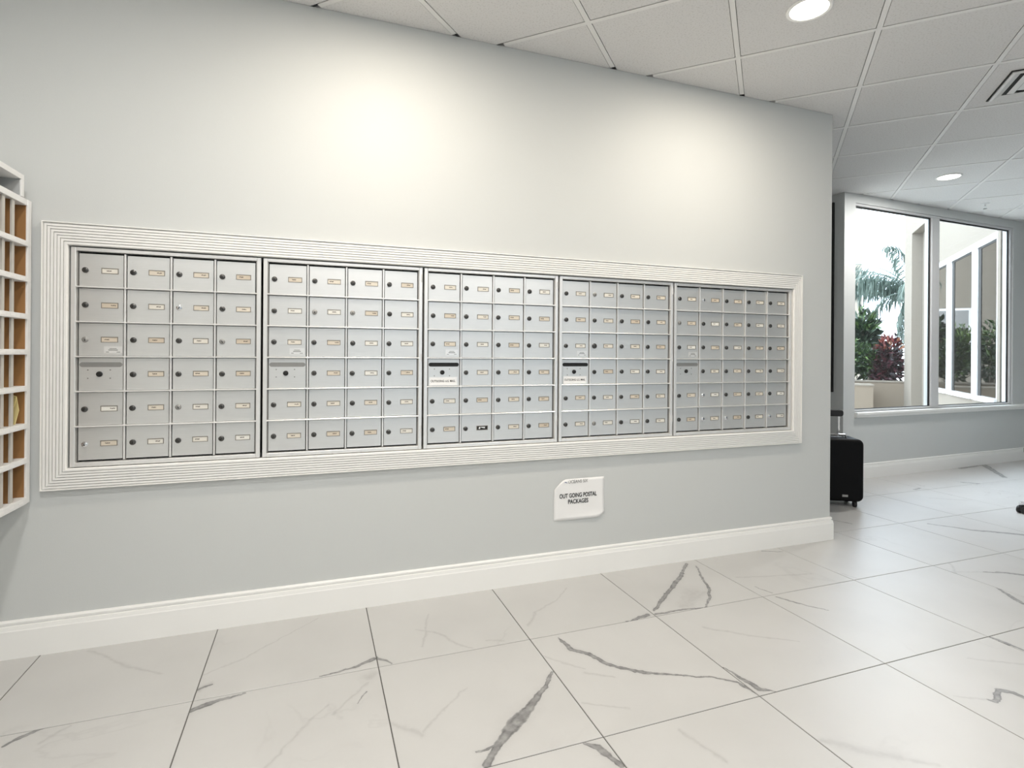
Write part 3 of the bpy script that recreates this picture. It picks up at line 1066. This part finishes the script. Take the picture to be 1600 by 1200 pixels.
UNIT_LABEL = [
    'leftmost aluminium mailbox bank, closed mail slot, nearest the pigeonhole shelf',
    'second aluminium mailbox bank from the left, closed grey mail slot',
    'middle aluminium mailbox bank with black outgoing mail slot and one black name card',
    'fourth mailbox bank from the left, black outgoing mail slot, above the paper notice',
    'rightmost mailbox bank, five columns wide, in the same grey aluminium']
for u in range(5):
    x0, x1 = JX[u] + (0.007 if u == 0 else 0.0045), JX[u + 1] - (0.007 if u == 4 else 0.0045)
    w, h = x1 - x0, OPZ1 - OPZ0 - 0.008
    unit = tag(empty('mailbox_bank', (x0, 0, OPZ0 + 0.003)), UNIT_LABEL[u], 'mailboxes', 'mailbox banks set in the wall')
    b = MB()
    b.box(0.004, w - 0.004, 0.026, 0.26, 0.004, h - 0.004)
    b.build('cabinet_body', M['gap'], unit)
    FL, FR, FT = 0.0165, 0.0165, h - (ROW_TOP - 0.003)
    FB = ROW_TOP - 0.003 - 6 * ROW_P
    b = MB()
    b.box(0, FL, -0.007, 0.026, 0, h)
    b.box(w - FR, w, -0.007, 0.026, 0, h)
    b.box(FL, w - FR, -0.007, 0.026, h - FT + 0.003, h)
    b.box(FL, w - FR, -0.007, 0.026, 0, FB - 0.003)
    b.build('frame', M['alu_frame'], unit, bevel=0.002)
    b = MB()      # inner lip of the frame, a step lower
    b.box(FL, FL + 0.004, 0.002, 0.026, FB - 0.003, h - FT + 0.003)
    b.build('inner_lip', M['alu_dark'], unit)
    b = MB()
    b.box(w - FR - 0.004, w - FR, 0.002, 0.026, FB - 0.003, h - FT + 0.003)
    b.build('inner_lip', M['alu_dark'], unit)
    nc = NCOL[u]
    pw = (w - FL - FR) / nc
    for r_ in range(1, 6):
        z = FB + r_ * ROW_P
        b = MB()
        b.prism([(-0.008, 0.0005), (-0.008, -0.0022), (0.026, -0.0030), (0.026, 0.0030), (-0.006, 0.0030)], 0, w - FL - FR + 0.003, 'x')
        b.build('shelf_rail', M['alu_frame'], unit, (FL - 0.0015, 0, z))
    for c_ in range(1, nc):
        b = MB()
        b.box(-0.0035, 0.0035, 0.001, 0.026, FB, FB + 6 * ROW_P)
        b.build('mullion', M['alu_frame'], unit, (FL + c_ * pw, 0, 0), bevel=0.001)
    dw, dh = pw - 0.0135, ROW_P - 0.0090
    b = MB()
    b.box(-dw / 2, dw / 2, 0, 0.012, -dh / 2, dh / 2)
    door_me = b.mesh('door', M['alu'])
    for r_ in range(6):
        zc_ = FB + (5.5 - r_) * ROW_P - 0.0005
        for c_ in range(nc):
            xc = FL + (c_ + 0.5) * pw
            xl = FL + c_ * pw
            if r_ == 3 and c_ == 0:
                o = put('outgoing_mail_door', door_me, unit, (xc, YD, zc_), None)
                is_open = u in (2, 3)
                b = MB()
                b.prism(capsule(min(0.150, dw - 0.004), 0.0190), -0.0008 if is_open else -0.0006, 0.002, 'y')
                b.build('mail_slot', M['black'] if is_open else M['alu_dark'], o, (0, 0, ROW_P / 2 - 0.0310))
                put('lock', LOCKS['k'], o, (0.0717 - pw / 2 + 0.004, 0, ROW_P / 2 - 0.069))
                for sx in (0.037, 0.112):
                    for sz in (0.0526, 0.0857):
                        put('screw', SCREW_ME, o, (sx - pw / 2, 0, ROW_P / 2 - sz))
                if is_open:
                    b = MB()
                    b.box(-0.070, 0.070, -0.0025, 0, -0.0205, 0.0205)
                    b.box(-0.0665, 0.0665, -0.0030, -0.0024, -0.0175, 0.0175, 1)
                    b.build('sign_plate', [M['alu_frame'], M['paper']], o, (-0.003, 0, ROW_P / 2 - 0.1125))
                    put('sign_lettering', SIGN, o, (-0.004, -0.0033, ROW_P / 2 - 0.1115), (R(90), 0, 0))
                continue
            o = put('door', door_me, unit, (xc + random.uniform(-.0006, .0006), YD, zc_), (random.uniform(-.004, .004), 0, random.uniform(-.006, .006)))
            put('lock', LOCKS[LOCK_KIND.get((u, r_, c_), 'd')], o, (0.028 - pw / 2 + random.uniform(-.001, .001), 0, -0.001 + random.uniform(-.001, .001)),
                (0, random.uniform(-.5, .5), 0))
            xs = pw * 0.675 - pw / 2
            zs = 0.0 + random.uniform(-.0008, .0008)
            put('card_slot', SLOT_ME, o, (xs, 0, zs))
            if (u, r_, c_) == (2, 5, 1):
                put('name_card', CARD_BLACK, o, (xs, 0, zs))['label'] = 'black name card with scraps of white'
                put('torn_slip', SLIP, o, (xs, -0.0009, zs))
            else:
                put('name_card', CARD_ME, o, (xs, 0, zs))
            if r_ == 2 and c_ == 0:
                put('approval_plaque', PLAQUE_ME, o, (0.122 - pw / 2, 0, ROW_P / 2 - 0.110))
    if u in (1, 2, 3):
        for zz in (0.08, 0.42, 0.80):
            b = MB()
            b.cyl((w - 0.004, -0.0085), 0.003, zz, zz + 0.035, 'z', 8)
            b.build('hinge', M['alu_frame'], unit)

# ================================================================== paper notice
nt = tag(empty('paper_notice', (1.184, -0.0006, 0.302)), 'white paper sheet reading out going postal packages, taped below the mailboxes', 'notice')
PW, PH = 0.296, 0.215
NX, NZ = 18, 14
b = MB()
vv, idx = [], {}
for i in range(NX + 1):
    for j in range(NZ + 1):
        x, z = PW * i / NX, PH * j / NZ
        # the top left corner has been folded over the back: its edge runs in a curve
        lim = PH - 0.050 * max(0.0, 1 - x / 0.062) ** 1.3
        z = min(z, lim) if j == NZ else z * lim / PH
        # lower right corner rounded by its curl
        lo_ = 0.022 * max(0.0, (x - 0.245) / 0.05) ** 1.5
        z = max(z, lo_ * (1 - j / NZ) + z * (1 - lo_ / PH)) if x > 0.245 else z
        y = -0.0012 - 0.0010 * math.sin(9 * x + 3 * z * 10) ** 2
        y -= 0.012 * max(0, (x / PW + (1 - z / PH)) - 1.55) ** 1.6 * 3
        y -= 0.006 * max(0, (1 - x / PW) + z / PH - 1.5) * 2
        y -= 0.004 * max(0, 1 - z / 0.03) * math.sin(math.pi * x / PW)
        vv.append((x, y, z))
        idx[i, j] = len(vv) - 1
b.add(vv, [(idx[i, j], idx[i + 1, j], idx[i + 1, j + 1], idx[i, j + 1]) for i in range(NX) for j in range(NZ)])
o = b.build('sheet', M['paper'], nt, smooth=True)
sd = o.modifiers.new('thickness', 'SOLIDIFY')
sd.thickness = 0.0004
sd.offset = 0
for body, size, x, z, bold, m_, wd in (('OUT GOING POSTAL', 0.0315, 0.141, 0.126, 0.0006, M['ink'], 0.219), ('PACKAGES', 0.0315, 0.141, 0.094, 0.0006, M['ink'], 0.118),
                                       ('OCEANS SIX', 0.0250, 0.139, 0.199, 0.0, M['alu_dark'], 0.116)):
    put('lettering', text_mesh(body, size, m_, bold=bold, width=wd), nt, (x, -0.0036, z), (R(90), 0, 0))
b = MB()      # small wave mark before the name
b.prism([(0, 0), (0.010, 0.007), (0.018, 0.0095), (0.027, 0.006), (0.034, 0.0), (0.026, 0.003), (0.018, 0.0055), (0.010, 0.004)], -0.0002, 0.0002, 'y')
b.build('wave_logo', M['ink_blue'], nt, (0.044, -0.0040, 0.193))

# ================================================================== pigeonhole mail sorter on the west wall
XF, XB = -1.020, -1.306          # front and back
YF, YN = -0.014, -0.830          # far end (by the mailbox wall) and near end
SH = [1.740, 1.577, 1.443, 1.303, 1.169, 1.031, 0.889, 0.758, 0.612]
srt = tag(empty('mail_sorter', ((XF + XB) / 2, (YF + YN) / 2, 0.600)), 'white pigeonhole mail sorter with brown dividers at the left edge', 'mail sorter')
ox, oy, oz = (XF + XB) / 2, (YF + YN) / 2, 0.600


def sbox(name, x0, x1, y0, y1, z0, z1, m, parent=srt, bevel=0.0015):
    b = MB()
    cx, cy_, cz = (x0 + x1) / 2, (y0 + y1) / 2, (z0 + z1) / 2
    b.box(x0 - cx, x1 - cx, y0 - cy_, y1 - cy_, z0 - cz, z1 - cz)
    return b.build(name, m, parent, (cx - ox, cy_ - oy, cz - oz), bevel=bevel)


for y0 in (YF - 0.030, YN):
    sbox('side_panel', XB, XF, y0, y0 + 0.030, 0.594, 1.745, M['sorter'])
sbox('back_panel', XB, XB + 0.006, YN + 0.030, YF - 0.030, 0.600, 1.740, M['hardboard'])
for i, z in enumerate(SH):
    z0, z1 = (z - 0.018, z + 0.005) if i == 0 else ((z - 0.018, z + 0.008) if i == 8 else (z - 0.010, z + 0.010))
    s = sbox('shelf', XB + 0.006, XF - 0.001 + (0.0 if i == 0 else 0.004), YN + 0.030, YF - 0.030, z0, z1, M['sorter'])
    if i > 0:
        # slim label holder with small printed tags along the front edge
        nslot = 11
        for k in range(5):
            yk = YF - 0.075 - 0.068 * k
            b = MB()
            b.box(-0.0004, 0.0004, -0.016, 0.016, -0.004, 0.004)
            b.build('shelf_tag', M['paper'], s, ((XF + 0.0035) - (XB + 0.006 + XF + 0.003) / 2, yk - (YN + YF) / 2, 0))
yd = YF - 0.030 - 0.088
dv = 0
while yd > YN + 0.06:
    sbox('divider', XB + 0.006, XF - 0.014, yd - 0.003, yd + 0.003, 0.620, 1.722, M['hardboard'], bevel=0)
    sbox('divider_edge', XF - 0.014, XF - 0.008, yd - 0.009, yd + 0.009, 0.620, 1.722, M['sorter_edge'], bevel=0)
    yd -= 0.066
# brown lining of the end panel
sbox('end_lining', XB + 0.006, XF - 0.006, YF - 0.0325, YF - 0.0300, 0.620, 1.722, M['hardboard'], bevel=0)

cb = tag(empty('open_cubby', (ox, -0.45, 1.745)), 'low white open cubby standing on top of the pigeonhole sorter', 'cubby')
for nm, x0, x1, y0, y1, z0, z1, m_ in (('top_board', XB, XF, -0.83, -0.074, 1.808, 1.828, M['sorter']), ('side_board', XB, XF, -0.094, -0.074, 1.746, 1.808, M['sorter']),
                                       ('side_board', XB, XF, -0.83, -0.81, 1.746, 1.808, M['sorter']), ('bottom_board', XB, XF - 0.02, -0.81, -0.094, 1.746, 1.750, M['cubby_in']),
                                       ('back_board', XB, XB + 0.006, -0.81, -0.094, 1.750, 1.808, M['cubby_in']), ('inner_lining', XB + 0.01, XF - 0.004, -0.0965, -0.0942, 1.750, 1.808, M['cubby_in'])):
    b = MB()
    b.box(x0 - ox, x1 - ox, y0 + 0.45, y1 + 0.45, z0 - 1.745, z1 - 1.745)
    b.build(nm, m_, cb, bevel=0.001)

ev = tag(empty('envelope', (-1.10, -0.09, 0.900)), 'yellow envelope standing in a pigeonhole of the sorter', 'envelope')
b = MB()
outl = [(-0.10, 0.0), (0.062, 0.0), (0.074, 0.052), (0.066, 0.104), (0.035, 0.118), (-0.10, 0.112)]
b.prism(outl, 0.010, 0.013, 'y')
b.build('sleeve', M['envelope'], ev, rot=(0, 0, R(-8)))
b = MB()
b.prism([(-0.10, 0.060), (0.060, 0.066), (0.068, 0.102), (0.035, 0.1165), (-0.10, 0.110)], 0.0075, 0.0098, 'y')
b.build('flap', M['envelope'], ev, rot=(0, 0, R(-8)))

# ================================================================== suitcase beyond the corner
sc_ = tag(empty('suitcase', (3.885, 0.640, 0), (0, 0, R(-31))), 'black wheeled suitcase standing on the floor behind the wall corner', 'suitcase')
HW, HDp = 0.205, 0.115


def rrect(w, h0, h1, r, n=6):
    pts = []
    for cx, cz, a0 in ((w - r, h1 - r, 0), (-w + r, h1 - r, 90), (-w + r, h0 + r, 180), (w - r, h0 + r, 270)):
        for i in range(n + 1):
            a = R(a0 + 90 * i / n)
            pts.append((cx + r * math.cos(a), cz + r * math.sin(a)))
    return pts


b = MB()
b.prism(rrect(HW, 0.045, 0.530, 0.045), -HDp, HDp, 'y')
b.build('shell', M['suitcase'], sc_, smooth=True, bevel=0.02)
for sx in (-0.15, 0.15):
    for sy in (-0.08, 0.08):
        b = MB()
        b.cyl((sy, 0.024), 0.024, sx - 0.010, sx + 0.010, 'x', 16)
        b.box(sx - 0.014, sx + 0.014, sy - 0.012, sy + 0.012, 0.030, 0.050)
        b.build('wheel', M['rubber'], sc_)
b = MB()
b.box(-0.115, 0.115, -0.018, 0.018, 0.530, 0.540)
b.build('top_plate', M['chrome'], sc_)
b = MB()
b.tube([(-0.10, -0.05, 0.532), (-0.09, -0.05, 0.556), (0.09, -0.05, 0.556), (0.10, -0.05, 0.532)], 0.008, 8)
b.build('carry_handle', M['chrome'], sc_)
for sx in (-0.085, 0.085):
    b = MB()
    b.tube([(sx, 0.06, 0.52), (sx, 0.06, 0.70)], 0.012, 10)
    b.build('trolley_rod', M['chrome'], sc_)
b = MB()
b.prism(rrect(0.112, 0.690, 0.742, 0.02), 0.036, 0.084, 'y')
b.build('trolley_grip', M['rubber'], sc_, smooth=True, bevel=0.006)
b = MB()
b.box(-0.02, 0.02, -HDp - 0.0015, -HDp, 0.083, 0.100)
b.build('badge', M['alu_dark'], sc_, (0.07, 0, 0))

# ================================================================== swivel chair cut off by the right edge
ch = tag(empty('swivel_chair', (5.26, -0.205, 0), (0, 0, R(143.3))), 'black swivel chair on a chrome star base, only one foot in view at right edge', 'chair')
for k in range(5):
    a = R(72 * k)
    ca, sa = math.cos(a), math.sin(a)
    b = MB()
    p = [(0.03, -0.020, 0.085), (0.03, 0.020, 0.085), (0.30, 0.012, 0.062), (0.30, -0.012, 0.062),
         (0.03, -0.020, 0.125), (0.03, 0.020, 0.125), (0.30, 0.012, 0.082), (0.30, -0.012, 0.082)]
    b.add([(x * ca - y * sa, x * sa + y * ca, z) for x, y, z in p], [(0, 3, 2, 1), (4, 5, 6, 7), (0, 1, 5, 4), (1, 2, 6, 5), (2, 3, 7, 6), (3, 0, 4, 7)])
    lg = b.build('base_leg', M['chrome'], ch, bevel=0.003)
    b = MB()
    for s_ in (-0.022, 0.008):
        b.cyl((0, 0.027), 0.027, s_, s_ + 0.014, 'y', 16)
    b.box(-0.020, 0.020, -0.008, 0.008, 0.030, 0.062)
    b.build('caster', M['rubber'], lg, (0.285 * ca, 0.285 * sa, 0), (0, 0, a + 0.6))
b = MB()
b.cyl((0, 0), 0.028, 0.08, 0.42, 'z', 16)
b.build('gas_column', M['chrome'], ch)
b = MB()
b.prism(rrect(0.20, -0.20, 0.20, 0.06), 0.42, 0.49, 'z')
b.build('seat', M['suitcase'], ch, smooth=True, bevel=0.02)
b = MB()
b.prism(rrect(0.19, 0.55, 0.95, 0.06), -0.21, -0.17, 'x')
b.tube([(-0.10, 0, 0.44), (-0.21, 0, 0.46), (-0.225, 0, 0.70)], 0.016, 8)
b.build('backrest', M['suitcase'], ch, smooth=True)

# ================================================================== tall frame on the corridor side wall
fr = tag(empty('wall_frame', (4.699, 1.62, 0.83)), 'tall black-edged white frame on the side wall beyond the corner', 'frame')
b = MB()
for y0, y1, z0, z1 in ((-0.33, -0.30, 0, 1.82), (0.30, 0.33, 0, 1.82), (-0.30, 0.30, 0, 0.03), (-0.30, 0.30, 1.79, 1.82)):
    b.box(-0.022, 0.0, y0, y1, z0, z1)
b.build('frame_bars', M['gasket'], fr)
b = MB()
b.box(-0.014, -0.002, -0.30, 0.30, 0.03, 1.79)
b.build('panel', M['trim'], fr)

# ================================================================== courtyard
b = MB()
b.prism([(4.86, 1.4), (9.6, 1.62), (9.6, 1.2), (60, 1.2), (60, 60), (-20, 60), (-20, 5), (4.86, 5)], -0.20, -0.02, 'z')
struct(b.build('ground', M['ground']), 'paved courtyard outside the window')

PO = (7.31, 1.26)
A45 = R(45)


def wing_pt(s, d, z=0.0):
    return (PO[0] + 0.70711 * (s - d), PO[1] + 0.70711 * (s + d), z)


# glazed wing at 45 degrees: x along the wing, y towards the courtyard
WS0 = 0.28
BAYS = [(0.36, 1.08), (1.24, 2.20), (2.39, 3.20)]
BZ0, BZ1 = 0.62, 2.66
WTOP = 6.5
b = MB()
toe = [(WS0, 0), (3.40, 0), (3.40, -0.25), (WS0 + 0.27, -0.25)]      # splayed where it meets the window wall
b.prism(toe, -0.02, BZ0, 'z')
b.prism(toe, BZ1, WTOP, 'z')
b.prism([(WS0, 0), (BAYS[0][0], 0), (BAYS[0][0], -0.07)], BZ0, BZ1, 'z')
b.box(BAYS[0][1], BAYS[1][0], -0.25, 0, BZ0, BZ1)
b.box(BAYS[1][1], BAYS[2][0], -0.25, 0, BZ0, BZ1)
b.box(BAYS[2][1], 3.40, -0.25, 0, BZ0, BZ1)
b.box(3.40, 5.30, -0.60, -0.17, -0.02, WTOP)      # back of the tall niche
b.box(3.40, 5.30, -0.17, 0, 3.50, WTOP)
b.box(4.70, 5.30, -0.17, 0, -0.02, 3.50)
struct(b.build('wall_wing', M['creamw'], None, (*PO, 0), (0, 0, A45)), 'pale stucco wing of the building across the courtyard')
for i, (s0, s1) in enumerate(BAYS):
    wv = struct(empty('window_%d' % (3 + i), wing_pt((s0 + s1) / 2, 0, 0), (0, 0, A45)))
    hw = (s1 - s0) / 2
    b = MB()
    b.box(-hw, hw, -0.06, 0.01, BZ1 - 0.08, BZ1)
    b.box(-hw, hw, -0.06, 0.03, BZ0, BZ0 + 0.06)
    b.box(-hw, -hw + 0.025, -0.06, 0.004, BZ0 + 0.06, BZ1 - 0.08)
    b.box(hw - 0.025, hw, -0.06, 0.004, BZ0 + 0.06, BZ1 - 0.08)
    b.build('window_frame', M['winframe'], wv)
    b = MB()
    b.box(-hw + 0.025, hw - 0.025, -0.020, -0.013, BZ0 + 0.06, BZ1 - 0.08)
    b.build('pane', M['tint_glass'], wv)
    b = MB()
    b.box(hw - 0.125, hw - 0.025, -0.012, -0.008, BZ0 + 0.06, BZ1 - 0.08)  # broad black strip down one side of the pane
    b.box(-hw + 0.025, hw - 0.125, -0.012, -0.008, BZ1 - 0.105, BZ1 - 0.08)
    b.build('gasket', M['gasket'], wv)
# white mullion covers between the bays
for i, (s0, s1) in enumerate(((1.08, 1.24), (2.20, 2.39))):
    b = MB()
    b.box(s0, s1, 0.0, 0.012, BZ0, BZ1)
    struct(b.build('trim_%d' % (2 + i), M['winframe'], None, (*PO, 0), (0, 0, A45)))
# raised panel inside the niche
b = MB()
for x0, x1, z0, z1 in ((3.75, 3.80, 0.35, 2.95), (4.30, 4.35, 0.35, 2.95), (3.80, 4.30, 0.35, 0.40), (3.80, 4.30, 2.90, 2.95)):
    b.box(x0, x1, -0.17, -0.14, z0, z1)
struct(b.build('trim_4', M['creamw'], None, (*PO, 0), (0, 0, A45)))
# the room behind the wing windows
b = MB()
b.box(3.2, 6.4, -2.7, -2.5, 0, 3.0)
b.box(6.2, 6.4, -2.5, -0.6, 0, 3.0)
struct(b.build('wall_wing_inner', M['winroom'], None, (*PO, 0), (0, 0, A45)))
b = MB()
b.prism([(0.55, -0.26), (3.38, -0.26), (3.38, -0.61), (6.2, -0.61), (6.2, -2.5), (3.2, -2.5), (3.2, -2.2)], -0.02, 0.0, 'z')
struct(b.build('floor_wing', M['winfloor'], None, (*PO, 0), (0, 0, A45)))
b = MB()
b.prism([(0.55, -0.26), (3.38, -0.26), (3.38, -0.61), (6.4, -0.61), (6.4, -2.7), (3.2, -2.7), (3.2, -2.2)], 3.0, 3.1, 'z')
struct(b.build('ceiling_wing', M['winroom'], None, (*PO, 0), (0, 0, A45)))
b = MB()
b.box(5.30, 6.4, -0.60, -0.25, 0.0, WTOP)
struct(b.build('wall_wing_far', M['creamw'], None, (*PO, 0), (0, 0, A45)))

# cream planter wall closing the courtyard, and the building beyond it
PL = (wing_pt(5.3, 0)[0], wing_pt(5.3, 0)[1])
pw_ = tag(empty('planter_wall', (*PL, 0), (0, 0, R(135))), 'low cream planter wall below the shrubs outside the window', 'wall')
b = MB()
b.box(0.0, 4.2, -0.18, 0.0, -0.02, 0.655)
b.build('wall_body', M['cream'], pw_)
b = MB()
b.box(0.0, 4.2, -0.20, 0.015, 0.655, 0.685)
b.build('coping', M['creamw'], pw_)
b = MB()
b.box(0.0, 4.2, -1.9, -0.18, 0.0, 0.58)
struct(b.build('soil_bed', M['soil'], None, (*PL, 0), (0, 0, R(135))))
pb = tag(empty('planter_box', (wing_pt(5.1, 0.60)[0], wing_pt(5.1, 0.60)[1], 0), (0, 0, R(135))), 'square cream planter block at the left foot of the planter wall', 'planter')
b = MB()
b.box(0.0, 0.9, 0.01, 0.40, -0.02, 0.60)
b.build('block', M['cream'], pb)
b = MB()
b.box(-0.012, 0.912, -0.0, 0.412, 0.60, 0.63)
b.build('cap', M['creamw'], pb)

far = tag(empty('far_building', (19.95, 12.78, 0), (0, 0, R(143))), 'pale building edge seen at the left side of the window', 'building')
b = MB()
b.box(0.0, 12.0, -5.0, 0, -0.02, 10.5)
b.build('wall_body', M['creamw'], far)
for k in range(3):
    b = MB()
    b.box(1.2 + 2.4 * k, 2.4 + 2.4 * k, 0.0, 0.03, 0.9, 2.9)
    wv = b.build('window', M['winframe'], far)
    b = MB()
    b.box(1.28 + 2.4 * k, 2.32 + 2.4 * k, 0.03, 0.035, 0.98, 2.82)
    b.build('pane', M['tint_glass'], wv)


# ---- planting
def leaf(b, c, d, up, L, W, mi=0, droop=0.25):
    d = d.normalized()
    s = d.cross(up)
    if s.length < 1e-4:
        s = Vector((1, 0, 0))
    s.normalize()
    n = s.cross(d).normalized()
    p0 = c
    p1 = c + d * L * 0.5 + s * W * 0.5 + n * L * 0.02
    p2 = c + d * L - n * L * droop
    p3 = c + d * L * 0.5 - s * W * 0.5 + n * L * 0.02
    pm = c + d * L * 0.5 - n * L * 0.05
    b.add([p0, p1, p2, p3, pm], [(0, 1, 4), (1, 2, 4), (2, 3, 4), (3, 0, 4)], mi)


def rvec():
    while True:
        v = Vector((random.uniform(-1, 1), random.uniform(-1, 1), random.uniform(-1, 1)))
        if 0.05 < v.length < 1:
            return v.normalized()


def shrub(name, pos, rx, ry, rz, zc_, nleaf, L, mats, label, top_mat=None, group='shrubs in the planter bed', rot=0):
    t = tag(empty(name, pos), label, 'shrub', group)
    b = MB()
    blobs = [(Vector((random.uniform(-.55, .55) * rx, random.uniform(-.5, .5) * ry, zc_ + random.uniform(-.5, .5) * rz)), random.uniform(.45, .7)) for _ in range(9)]
    for _ in range(nleaf):
        c0, k = random.choice(blobs)
        v = rvec()
        c = c0 + Vector((v.x * rx * k, v.y * ry * k, v.z * rz * k)) * random.uniform(.55, 1.0)
        if c.z < 0.05:
            continue
        d = (v + rvec() * 0.7 + Vector((0, 0, 0.35)))
        top = (c.z - zc_) / rz
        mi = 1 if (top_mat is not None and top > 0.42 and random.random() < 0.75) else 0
        leaf(b, c, d, rvec(), L * random.uniform(.7, 1.25), L * random.uniform(.32, .5), mi)
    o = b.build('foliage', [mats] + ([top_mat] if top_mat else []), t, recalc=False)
    o['kind'] = 'stuff'
    b = MB()
    for _ in range(6):
        a = random.uniform(0, 6.28)
        r = random.uniform(.2, .7)
        b.tube([(0.1 * math.cos(a), 0.1 * math.sin(a), 0), (r * rx * .5 * math.cos(a), r * ry * .5 * math.sin(a), zc_ * .6),
                (r * rx * math.cos(a), r * ry * math.sin(a), zc_ + rz * .5)], [0.022, 0.016, 0.007], 6)
    b.build('stem', M['bark'], t)
    return t


def bed(tt, back):
    p = wing_pt(5.3 + back, tt)
    return (p[0], p[1], 0.582)


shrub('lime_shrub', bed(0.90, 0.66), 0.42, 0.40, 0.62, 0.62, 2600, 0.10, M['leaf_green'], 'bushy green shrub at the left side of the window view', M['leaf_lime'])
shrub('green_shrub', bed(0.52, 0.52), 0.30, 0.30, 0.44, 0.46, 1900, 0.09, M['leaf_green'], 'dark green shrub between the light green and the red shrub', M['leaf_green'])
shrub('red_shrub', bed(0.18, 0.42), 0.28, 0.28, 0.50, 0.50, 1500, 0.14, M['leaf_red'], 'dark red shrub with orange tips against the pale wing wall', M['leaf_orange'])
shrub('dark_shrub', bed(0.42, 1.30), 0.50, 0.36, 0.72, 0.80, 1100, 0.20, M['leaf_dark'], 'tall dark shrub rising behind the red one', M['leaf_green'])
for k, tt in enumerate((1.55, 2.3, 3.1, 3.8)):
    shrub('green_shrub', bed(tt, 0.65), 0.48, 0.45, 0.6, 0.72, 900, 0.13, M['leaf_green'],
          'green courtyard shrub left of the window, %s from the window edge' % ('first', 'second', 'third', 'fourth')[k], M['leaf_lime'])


def palm(pos, hgt, nf, fl, label, seed):
    random.seed(seed)
    t = tag(empty('palm_tree', pos), label, 'palm tree')
    b = MB()
    b.tube([(0, 0, 0), (0.05, 0, hgt * .5), (0, 0.03, hgt)], [0.15, 0.12, 0.10], 10)
    b.build('trunk', M['bark'], t)
    for k in range(nf):
        az = 2 * math.pi * k / nf + random.uniform(-.25, .25)
        el = random.uniform(0.15, 1.15)
        L = fl * random.uniform(.85, 1.15)
        h = Vector((math.cos(az), math.sin(az), 0))
        pts = []
        n = 14
        p = Vector((0, 0, hgt))
        e = el
        for i in range(n + 1):
            pts.append(p.copy())
            d = h * math.cos(e) + Vector((0, 0, math.sin(e)))
            p = p + d * (L / n)
            e -= (1.55 + 0.5 * (1 - el)) / n
        b = MB()
        b.tube(pts, [0.022 * (1 - 0.85 * i / n) for i in range(n + 1)], 5)
        side = h.cross(Vector((0, 0, 1))).normalized()
        for i in range(2, n + 1):
            for sub in range(3):
                f = sub / 3
                q = pts[i - 1].lerp(pts[i], f)
                tt = (i - 1 + f) / n
                ll = fl * 0.26 * (1 - 0.55 * abs(tt - 0.45) * 1.6)
                dd = (pts[i] - pts[i - 1]).normalized()
                for sg in (-1, 1):
                    v = side * sg * 0.42 + dd * 0.45 + Vector((0, 0, -0.75)) + rvec() * 0.15
                    leaf(b, q, v, Vector((0, 0, 1)), ll, 0.020, 0, 0.35)
        b.build('frond', M['leaf_palm'], t, recalc=False)
    return t


palm((14.70, 7.26, 0), 2.75, 24, 2.4, 'feathery grey-green palm rising behind the shrubs', 5)
